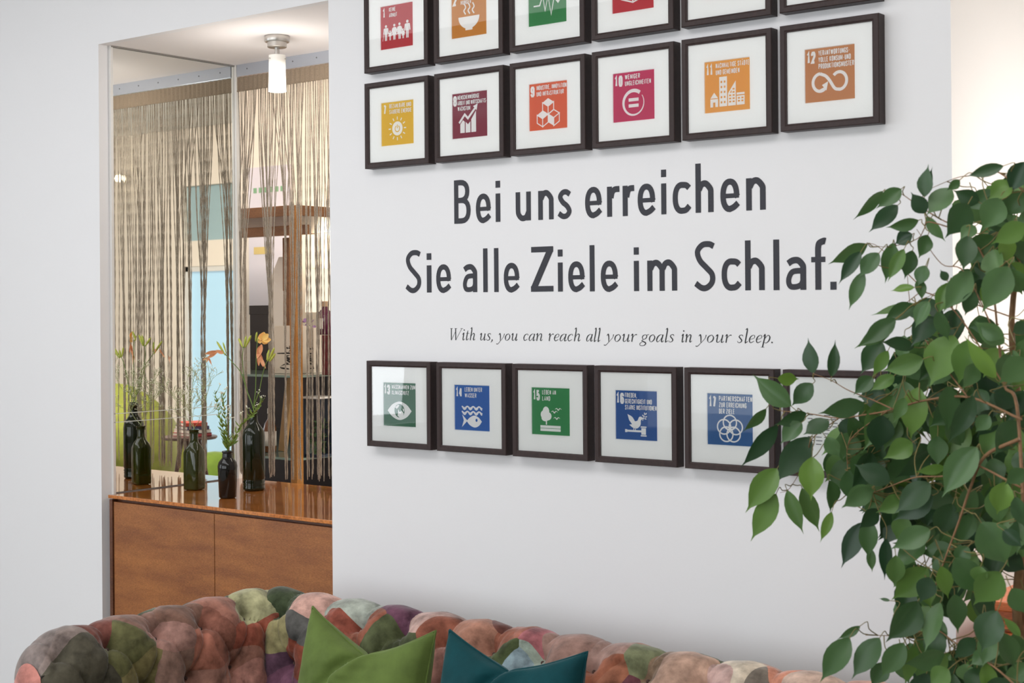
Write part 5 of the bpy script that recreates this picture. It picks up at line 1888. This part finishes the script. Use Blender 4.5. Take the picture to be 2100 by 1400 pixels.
# wall shelf ledge with lamp, upper left of the mirror image
M_lime = mat('lime_fabric', srgb(140, 146, 62), .8, sheen=.4, noise_amt=.15, noise_scale=20)
M_lime2 = mat('moss_fabric', srgb(98, 124, 34), .8, sheen=.4, noise_amt=.15, noise_scale=20)


def armchair(label, px, py, y, mt, s=1.0, rz=0.0):
    p = hitm(px, py, y)
    e = thing('armchair', label, 'chair', (p.x, p.y, FZ), None, rz)
    W2 = .34 * s
    MB().box(-W2, W2, -.32, .30, .16, .42).build('seat', mt, e, bevel=.05)
    mb = MB()
    n = 14
    vs, fs = [], []
    for i in range(n + 1):
        a = PI * .02 + PI * .96 * i / n
        for (r_, z) in ((1.0, .15), (1.0, .62 + .42 * math.sin(a)), (.82, .64 + .40 * math.sin(a)), (.80, .42)):
            vs.append((-(W2 + .08) * r_ * math.cos(a), -.02 + .40 * r_ * math.sin(a), z))
    for i in range(n):
        for j in range(4):
            j2 = (j + 1) % 4
            fs.append((i * 4 + j, i * 4 + j2, i * 4 + 4 + j2, i * 4 + 4 + j))
    mb.add(vs, fs + [(0, 1, 2, 3), (n * 4 + 3, n * 4 + 2, n * 4 + 1, n * 4)])
    mb.build('backrest', mt, e, smooth=True)
    for sx in (-1, 1):
        for sy in (-1, 1):
            MB().tube([(sx * W2 * .7, sy * .22, .17), (sx * W2 * .8, sy * .26, 0)], [.018, .012], 8).build('leg', M_leg, e)
    return e


armchair('lime green wing armchair reflected at the left of the mirror', 280, 905, 3.4, M_lime, .8, 2.6)
p = hitm(440, 925, 3.2)
e = thing('pouf', 'round moss green pouf reflected low at the right of the mirror', 'stool', (p.x, p.y, FZ))
hp = p.z - FZ
MB().lathe([(.15, .02), (.18, .06), (.19, hp * .5), (.18, hp * .85), (.14, hp * .97), (.0001, hp)], n=32).build('cover', M_lime2, e, smooth=True)
MB().lathe([(.14, 0), (.14, .03)], n=20).build('base', M_leg, e)
# round table
p = hitm(388, 894, 1.9)
ztb = p.z - FZ
e = thing('side_table', 'round dark side table with splayed legs reflected in the mirror', 'table', (p.x, p.y, FZ))
M_tt = mat('dark_table_wood', srgb(74, 50, 44), .35)
rt_ = 57 * pxm(Vector((2 * XM - p.x, p.y, p.z)))
MB().lathe([(rt_ * .96, ztb - .014), (rt_, ztb - .006), (rt_ * .99, ztb)], n=40).build('tabletop', M_tt, e)
for k in range(3):
    a = k * 2.094 + .5
    MB().tube([(.05 * math.cos(a), .05 * math.sin(a), ztb - .012), (.24 * math.cos(a), .24 * math.sin(a), 0)], [.012, .008], 8).build('leg', M_tt, e)
cols = [srgb(150, 40, 40), srgb(200, 190, 180), srgb(60, 50, 80), srgb(170, 60, 45)]
for k in range(4):
    z = ztb + FZ + k * .0185
    bk = thing('book', ['dark red book, lowest of the stack on the mirrored table', 'cream book above the dark red one on the mirrored table', 'purple grey book third from the bottom on the mirrored table', 'orange red book topmost on the mirrored table'][k],
               'book', (p.x + .0, p.y + .02, z), 'books stacked on the side table', .15 * k)
    mc = mat('book_cover_%d' % k, cols[k], .5)
    MB().box(-.085, .085, -.06, .06, 0, .0025).box(-.085, .085, -.06, .06, .0155, .018).box(-.085, -.082, -.06, .06, 0, .018).build('cover', mc, bk)
    MB().box(-.081, .083, -.057, .057, .0026, .0154).build('pages', M_whitep, bk)
# bentwood chair
p = hitm(452, 900, 2.6)
e = thing('chair', 'black bentwood chair with a curved back reflected in the mirror', 'chair', (p.x, p.y, FZ), rz=.8)
M_blk = mat('black_lacquer', srgb(24, 24, 26), .3)
MB().lathe([(.19, .44), (.205, .455), (.20, .47)], n=30).build('seat', M_blk, e)
MB().tube(bez([(-.17, .12, .45), (-.19, .19, .72), (-.10, .22, .86), (0, .23, .89), (.10, .22, .86), (.19, .19, .72), (.17, .12, .45)], 6), .014, 8).build('backrest', M_blk, e, smooth=True)
MB().tube(bez([(-.09, .15, .46), (-.11, .20, .66), (0, .22, .76), (.11, .20, .66), (.09, .15, .46)], 6), .010, 8).build('inner_bow', M_blk, e, smooth=True)
for sx in (-1, 1):
    for sy in (-1, 1):
        MB().tube([(sx * .13, sy * .13, .45), (sx * .18, sy * .19, 0)], [.015, .010], 8).build('leg', M_blk, e)
# wall lamp (small bright spot) on the lounge wall
p = hitm(248, 366, YB - .08)
e = thing('wall_lamp', 'small round lit wall lamp reflected high at the left of the mirror', 'lamp', (p.x, YB - .06, p.z))
MB().lathe([(.035, .0), (.035, .055)], n=20, M=Matrix.Rotation(-PI / 2, 4, 'X')).build('base', M_nick, e)
MB().lathe([(.0001, -.03), (.03, -.02), (.04, 0), (.03, .02), (.0001, .03)], (0, -.035, 0), 20).build('globe', mat('lit_globe', (1, .9, .7, 1), .3, emit=(1, .85, .6, 1), estr=5), e, smooth=True)

# ------------------------------------------------------------------ orange-brown ribbed chest at the right
M_rib = wood('orange_wood', srgb(170, 84, 40), srgb(204, 108, 54), 0.35, (1, 1, 5), 4)
zc = hit(1990, 1228, 1, -.02).z
e = thing('chest', 'orange brown wooden chest with horizontal ribs behind the ficus', 'cabinet', (-0.93, 0.22, FZ))
hc = zc - FZ
MB().box(-.25, .25, -.21, .24, 0, hc - .02).build('body', M_rib, e)
MB().box(-.265, .265, -.235, .25, hc - .02, hc).build('top_board', M_rib, e, bevel=.003)
nr = int((hc - .04) / .024)
for k in range(nr):
    me = None
    MB().box(-.245, .245, -.228, -.211, .012 + k * .024, .012 + k * .024 + .019).build('rib', M_rib, e, bevel=.003)
# ------------------------------------------------------------------ weeping fig in front of the wall
rf = random.Random(21)
M_leaf = bpy.data.materials.new('ficus_leaf')
M_leaf.use_nodes = True
nt = M_leaf.node_tree
b = nt.nodes['Principled BSDF']
oi = nt.nodes.new('ShaderNodeObjectInfo')
gi = nt.nodes.new('ShaderNodeNewGeometry')
ad = nt.nodes.new('ShaderNodeMath')
ad.operation = 'ADD'
fr2 = nt.nodes.new('ShaderNodeMath')
fr2.operation = 'FRACT'
nt.links.new(oi.outputs['Random'], ad.inputs[0])
nt.links.new(gi.outputs['Random Per Island'], ad.inputs[1])
nt.links.new(ad.outputs[0], fr2.inputs[0])
cr = nt.nodes.new('ShaderNodeValToRGB')
el = cr.color_ramp.elements
el[0].position, el[0].color = 0.0, srgb(40, 70, 44)
el[1].position, el[1].color = 1.0, srgb(112, 148, 62)
for ps, c in ((.25, (56, 86, 52)), (.5, (70, 104, 58)), (.75, (88, 122, 74)), (.92, (96, 132, 60))):
    q = el.new(ps)
    q.color = srgb(*c)
nt.links.new(fr2.outputs[0], cr.inputs[0])
nt.links.new(cr.outputs[0], b.inputs['Base Color'])
b.inputs['Roughness'].default_value = 0.38
b.inputs['Specular IOR Level'].default_value = 0.55
tl = nt.nodes.new('ShaderNodeBsdfTranslucent')
nt.links.new(cr.outputs[0], tl.inputs[0])
ms = nt.nodes.new('ShaderNodeMixShader')
ms.inputs[0].default_value = 0.28
nt.links.new(b.outputs[0], ms.inputs[1])
nt.links.new(tl.outputs[0], ms.inputs[2])
nt.links.new(ms.outputs[0], nt.nodes['Material Output'].inputs[0])
M_bark = mat('ficus_bark', srgb(132, 98, 68), .7, noise_amt=.25, noise_scale=60)
M_twig = mat('ficus_twig', srgb(124, 112, 66), .6)


def leaf_geo(curl, fold, wav):
    """unit leaf: base at 0, tip at y=1, width 1 in x"""
    prof = [(0, 0), (.06, .16), (.16, .34), (.28, .46), (.42, .5), (.56, .45), (.70, .31), (.80, .16), (.87, .06), (.94, .025), (1, 0.004)]
    vs, fs = [], []
    for k, (y, hw_) in enumerate(prof):
        z = -curl * y * y
        for j, t in enumerate((-1, -.5, 0, .5, 1)):
            vs.append((hw_ * t, y, z + fold * abs(t) * hw_ + wav * math.sin(y * 9 + t * 2) * abs(t) * hw_))
    for k in range(len(prof) - 1):
        for j in range(4):
            fs.append((k * 5 + j, k * 5 + j + 1, k * 5 + 6 + j, k * 5 + 5 + j))
    return vs, fs


GEO = [leaf_geo(c, f, w_) for c, f, w_ in ((.10, .22, .06), (.22, .35, .1), (-.06, .15, .08), (.16, .5, .05), (.05, .3, .14), (.28, .2, .08))]
LME = []
for vs, fs in GEO:
    me = bpy.data.meshes.new('leaf')
    me.from_pydata(vs, [], fs)
    me.materials.append(M_leaf)
    me.polygons.foreach_set('use_smooth', [True] * len(me.polygons))
    LME.append(me)

base = dep(2112, 1400, 2.72)
fic = thing('potted_ficus', 'tall weeping fig with glossy green leaves at the right, in front of the white wall', 'plant', (base.x, base.y, FZ))
FO = Vector(fic.location)


def dz(px, py):
    """how far the crown reaches towards the camera at this place"""
    t = min(1, max(0, (px - 1500) / 600))
    return 2.90 - 0.42 * t - 0.10 * min(1, max(0, (py - 700) / 600)) * t


BR = [([(2112, 1700), (2105, 1400), (2085, 1250), (2100, 1050), (2090, 840), (2075, 650), (2110, 400), (2130, 250)], .011, 0.05),
      ([(2100, 1050), (2085, 830), (2060, 790), (2048, 700), (2030, 560), (1985, 480), (1930, 450)], .005, -.06),
      ([(2090, 900), (2020, 935), (1990, 1000), (1968, 1065), (1940, 1140), (1915, 1210)], .005, -.10),
      ([(2095, 860), (1990, 815), (1900, 820), (1820, 842), (1775, 850), (1720, 857), (1660, 848), (1600, 842)], .0035, -.08),
      ([(1830, 838), (1790, 820), (1740, 800), (1705, 780), (1668, 766)], .0022, -.09),
      ([(1930, 450), (1900, 432), (1870, 412), (1845, 396), (1815, 392)], .0022, -.06),
      ([(1960, 470), (1905, 455), (1895, 470), (1880, 490), (1830, 505), (1790, 505)], .0020, -.06),
      ([(2048, 700), (1980, 560), (1930, 540), (1880, 470)], .0022, -.04),
      ([(2060, 790), (1960, 640), (1900, 600), (1870, 612), (1840, 640)], .0024, -.05),
      ([(1985, 815), (1900, 700), (1870, 640), (1860, 560)], .0022, .0),
      ([(1900, 600), (1860, 560), (1800, 505), (1775, 500)], .0018, -.03),
      ([(2095, 1000), (1990, 950), (1940, 975), (1880, 978), (1830, 995), (1790, 1010)], .003, -.12),
      ([(2108, 1430), (2040, 1368), (1960, 1318), (1915, 1290), (1850, 1302), (1775, 1302)], .0028, -.04),
      ([(1720, 857), (1665, 900), (1655, 940), (1620, 1000), (1600, 1010)], .0018, -.06),
      ([(1820, 842), (1745, 900), (1738, 960), (1740, 1010)], .0018, -.06),
      ([(2110, 400), (2040, 350), (1990, 360), (1960, 365), (1900, 390)], .0022, -.03),
      ([(2075, 650), (1960, 610), (1925, 600), (1900, 610)], .002, -.09)]
bpts = []
tw = MB()
for k, (pp, r_, off) in enumerate(BR):
    P3 = [dep(px, py, dz(px, py) + (off + .09) * min(1, i / 2)) for i, (px, py) in enumerate(pp)]
    if k == 0:
        P3 = [Vector((base.x, base.y, FZ + .28))] + [dep(px, py, 2.72 - .10 * i / 7) for i, (px, py) in enumerate(pp)][1:]
    P3 = bez(P3, 6)
    MB().tube([p - FO for p in P3], [r_ * (.66 if k else 1) * (1 - .7 * i / len(P3)) for i in range(len(P3))], 8).build('trunk' if k == 0 else 'branch', M_bark, fic, smooth=True)
    bpts += P3
for q in range(3):
    P3 = bez([(base.x + .02 * math.cos(q * 2.1), base.y + .02 * math.sin(q * 2.1), FZ + .27), (base.x + .04 * math.cos(q * 2.1 + 1), base.y + .04 * math.sin(q * 2.1 + 1), .6), (base.x + .03 * math.cos(q * 2.1 + 2), base.y + .03, 1.0)], 6)
    MB().tube([p - FO for p in P3], .010, 8).build('trunk', M_bark, fic, smooth=True)

LV = []   # (x, y) base -> (x, y) tip, width; crops of 3.5x


def add(ox, oy, rows):
    for r_ in rows:
        LV.append((ox + r_[0] / 3.5, oy + r_[1] / 3.5, ox + r_[2] / 3.5, oy + r_[3] / 3.5, r_[4] / 3.5))


add(1500, 300, [(1090, 320, 880, 530, 95), (1220, 305, 1040, 440, 115), (1195, 420, 985, 620, 120), (1345, 530, 1110, 590, 100), (1385, 365, 1412, 128, 112), (1375, 350, 1457, 145, 70),
                (1395, 480, 1288, 330, 115), (1400, 500, 1530, 690, 90), (1580, 300, 1400, 500, 165), (1955, 140, 1680, 218, 88), (1640, 240, 1545, 318, 70), (1700, 410, 1560, 650, 190),
                (1930, 370, 1800, 610, 190), (1780, 400, 1590, 320, 120), (980, 700, 690, 840, 155), (930, 755, 768, 985, 100), (1060, 765, 912, 940, 130), (950, 895, 838, 1178, 100),
                (1160, 690, 1105, 985, 125), (1240, 735, 1120, 970, 95), (1300, 745, 1240, 955, 115), (1300, 630, 1165, 700, 110), (1410, 635, 1345, 805, 110), (1395, 855, 1330, 1000, 110),
                (1345, 950, 1372, 1105, 82), (1315, 1012, 1140, 1030, 65), (1550, 965, 1498, 885, 62), (1565, 975, 1480, 1210, 120), (1720, 890, 1520, 1190, 170), (1735, 1040, 1680, 1225, 110),
                (1990, 860, 1800, 1190, 210), (1880, 640, 1650, 860, 190), (1700, 640, 1660, 900, 150), (2110, 110, 1992, 340, 150), (2010, 260, 1840, 380, 150), (2120, 330, 1950, 500, 160), (2110, 560, 1870, 700, 150),
                (2000, 880, 2090, 1080, 160), (1310, 1125, 1000, 1215, 62), (1310, 1140, 1085, 1250, 120), (1180, 1235, 915, 1440, 130), (1750, 570, 1640, 660, 110), (2020, 480, 1850, 560, 130), (1900, 480, 1930, 640, 130),
                (1960, 640, 1990, 860, 140), (1420, 1110, 1310, 1300, 120), (1480, 1180, 1560, 1400, 110), (1330, 1160, 1480, 1400, 150), (1900, 1280, 1700, 1300, 120), (1960, 1370, 1740, 1265, 130), (2110, 1280, 2010, 1340, 100)])
add(1500, 650, [(1160, 30, 890, 228, 125), (1085, 180, 925, 410, 160), (1315, 215, 1080, 165, 110), (590, 405, 545, 150, 118), (718, 430, 750, 165, 88), (1125, 240, 1010, 430, 90),
                (1380, 300, 1080, 390, 150), (1600, 130, 1420, 500, 260), (1700, 160, 1640, 490, 190), (1960, 190, 1740, 40, 135), (1900, 440, 1670, 140, 115), (2120, 300, 1910, 480, 180),
                (430, 640, 150, 415, 155), (330, 440, 490, 445, 95), (585, 475, 425, 640, 130), (250, 655, 85, 830, 105), (540, 690, 315, 780, 105), (960, 620, 620, 690, 140), (1015, 430, 875, 555, 115),
                (1170, 420, 995, 530, 100), (335, 775, 75, 1085, 125), (570, 860, 315, 1190, 195), (505, 755, 345, 900, 135), (700, 740, 515, 850, 140), (1165, 560, 945, 970, 210), (1245, 575, 1160, 760, 95),
                (1345, 500, 1270, 890, 195), (1555, 490, 1560, 830, 165), (1740, 560, 1560, 920, 145), (2045, 740, 1880, 1000, 175), (330, 1085, 100, 1400, 175), (580, 1000, 570, 1320, 175),
                (800, 870, 862, 1100, 115), (1140, 1190, 880, 1050, 160), (1440, 955, 1190, 1170, 155), (1540, 1080, 1310, 1110, 75), (1765, 930, 1500, 1290, 215), (1010, 1220, 790, 1370, 145),
                (1430, 1190, 1170, 1400, 175), (1760, 1250, 1610, 1410, 155), (1970, 1180, 1900, 1430, 165), (2110, 1090, 1960, 1200, 120), (700, 1170, 725, 1410, 135), (680, 860, 780, 1010, 110),
                (1080, 700, 1050, 980, 190), (860, 1000, 1000, 1180, 150), (1300, 900, 1100, 1010, 150), (1480, 850, 1480, 1080, 140), (1880, 540, 2080, 640, 160), (1760, 330, 1660, 520, 130), (2060, 960, 2110, 1150, 140),
                (1850, 700, 1750, 830, 110), (1230, 1300, 1050, 1400, 130)])
add(1500, 1000, [(322, 40, 138, 385, 155), (400, 15, 516, 335, 110), (505, 0, 632, 318, 125), (720, 170, 640, 395, 75), (940, 245, 785, 578, 140), (985, 220, 980, 520, 130), (1110, 360, 1098, 660, 92),
                 (1000, 430, 1010, 610, 65), (1020, 10, 795, 135, 125), (1450, 50, 1160, 240, 170), (1590, 110, 1460, 360, 175), (1680, 5, 1795, 250, 170), (1890, 0, 1920, 280, 165), (1790, 245, 2000, 570, 255),
                 (1430, 300, 1140, 440, 160), (1460, 510, 1555, 640, 115), (1410, 575, 1150, 810, 200), (1600, 500, 1830, 785, 200), (1140, 810, 1058, 793, 25), (1340, 810, 1120, 1120, 220), (1500, 820, 1385, 1180, 135),
                 (1600, 760, 1640, 1050, 145), (1930, 600, 1740, 850, 225), (1910, 880, 1780, 1185, 215), (2010, 720, 2110, 910, 150), (925, 990, 760, 1090, 65), (850, 1075, 635, 1395, 170), (1065, 1075, 855, 1370, 165),
                 (1240, 1110, 1070, 1370, 155), (1110, 1250, 1000, 1430, 130), (1750, 1080, 1590, 1230, 120), (1940, 1035, 2045, 1310, 150), (1860, 1180, 1710, 1270, 120), (1680, 1260, 1700, 1420, 150), (1560, 1300, 1420, 1420, 150),
                 (2075, 1065, 1945, 920, 65), (1310, 1130, 1240, 1420, 130), (1180, 480, 1170, 720, 130), (1500, 560, 1560, 800, 120), (1050, 150, 930, 300, 120), (1250, 200, 1180, 380, 140), (1700, 420, 1600, 560, 120),
                 (1430, 640, 1350, 830, 140), (1950, 300, 2090, 430, 110), (2040, 60, 2110, 300, 120), (1790, 560, 1760, 700, 120)])


def inside(x, y):
    poly = [(1950, 420), (2000, 390), (2120, 340), (2120, 1420), (1815, 1420), (1860, 1300), (1850, 1190), (1850, 1110), (1790, 1040), (1735, 990), (1690, 940), (1700, 880), (1760, 830), (1830, 760), (1870, 640), (1960, 600), (1975, 500)]
    c = False
    for i in range(len(poly)):
        (xa_, ya_), (xb2, yb2) = poly[i], poly[i - 1]
        if (ya_ > y) != (yb2 > y) and x < (xb2 - xa_) * (y - ya_) / (yb2 - ya_) + xa_:
            c = not c
    return c


# gaps where the wall shows through
GAPS = [(1985, 715, 24), (1995, 740, 22), (1975, 800, 14), (1942, 345, 50), (2080, 440, 18), (2075, 865, 14), (2020, 935, 12), (1900, 900, 10), (1895, 1155, 14), (1990, 1290, 22), (1960, 1330, 18), (1985, 1230, 12), (2010, 1145, 14), (2060, 690, 24), (1995, 470, 18), (2020, 500, 14), (2078, 630, 40), (1990, 640, 34), (1745, 830, 14), (2000, 145, 120), (1935, 1270, 12), (2065, 1225, 30), (2080, 1290, 30), (2060, 1190, 18)]
LEAVES = [(a, b2, c, d, w_, 0) for a, b2, c, d, w_ in LV]
tries = 0
while len(LEAVES) < len(LV) + 470 and tries < 9000:
    tries += 1
    x, y = rf.uniform(1690, 2110), rf.uniform(340, 1420)
    if not inside(x, y):
        continue
    a = rf.gauss(1.75, .55)
    ln = rf.uniform(58, 92)
    tx, ty = x + ln * math.cos(a), y + ln * math.sin(a)
    mx_, my2 = (x + tx) / 2, (y + ty) / 2
    if not inside(mx_, my2) or any(math.hypot(mx_ - g[0], my2 - g[1]) < g[2] + 13 for g in GAPS):
        continue
    LEAVES.append((x, y, tx, ty, rf.uniform(34, 54), 1))

MT = []
for k, (x0_, y0_, x1_, y1_, w_, kind) in enumerate(LEAVES):
    d0 = dz(x0_, y0_) + (rf.uniform(-.05, .05) if kind == 0 else rf.uniform(.03, .34))
    a = dep(x0_, y0_, d0)
    tl_ = rf.uniform(-.018, .018) if kind == 0 else rf.uniform(-.03, .03)
    c = dep(x1_, y1_, d0 + tl_)
    yv = c - a
    yd = yv.normalized()
    vw = (CAM - a).normalized()
    zd = (vw - yd * vw.dot(yd)).normalized()
    zd = Matrix.Rotation(rf.gauss(0, .32), 3, yd) @ zd
    xd_ = yd.cross(zd)
    wm = w_ * d0 / F_PX * 1.06
    M = Matrix((xd_ * wm, yv, zd * wm)).transposed().to_4x4()
    M.translation = a - FO
    MT.append((M, k % len(LME), a))
    # petiole and twig to the nearest wood
    near = min(bpts, key=lambda p: (p - a).length_squared)
    dl = (near - a).length
    if dl < .10:
        q_ = bez([a - FO + yd * .002, a - FO - yd * min(.02, dl * .3), (near + a) / 2 - FO + UP * dl * .06, near - FO], 3)
        tw.tube(q_, [.0007 + .0005 * i / len(q_) for i in range(len(q_))], 5, cap=False)
    else:
        tw.tube([a - FO + yd * .002, a - FO - yd * .01, a - FO - yd * .02 + UP * .003], [.0008, .0009, .001], 5, cap=False)
# the 300 largest as leaves of their own, the rest joined
for M, g, _ in MT[:300]:
    o = bpy.data.objects.new('leaf', LME[g])
    link(o, fic)
    o.matrix_local = M
rest = MB()
for M, g, _ in MT[300:]:
    vs, fs = GEO[g]
    rest.add([M @ Vector(v) for v in vs], fs)
if rest.v:
    tag(rest.build('foliage', M_leaf, fic, smooth=True), None, kind='stuff')
tag(tw.build('twigs', M_twig, fic, smooth=True), None, kind='stuff')
M_pot = mat('grey_planter', srgb(120, 116, 110), .6)
MB().lathe([(.10, 0), (.135, .02), (.155, .27), (.158, .30), (.146, .30), (.142, .275)], n=36).build('pot', M_pot, fic, smooth=True)
MB().lathe([(.0001, .272), (.143, .270)], n=36).build('soil', mat('soil', srgb(52, 40, 32), .95, bump=.8, bump_scale=60), fic)
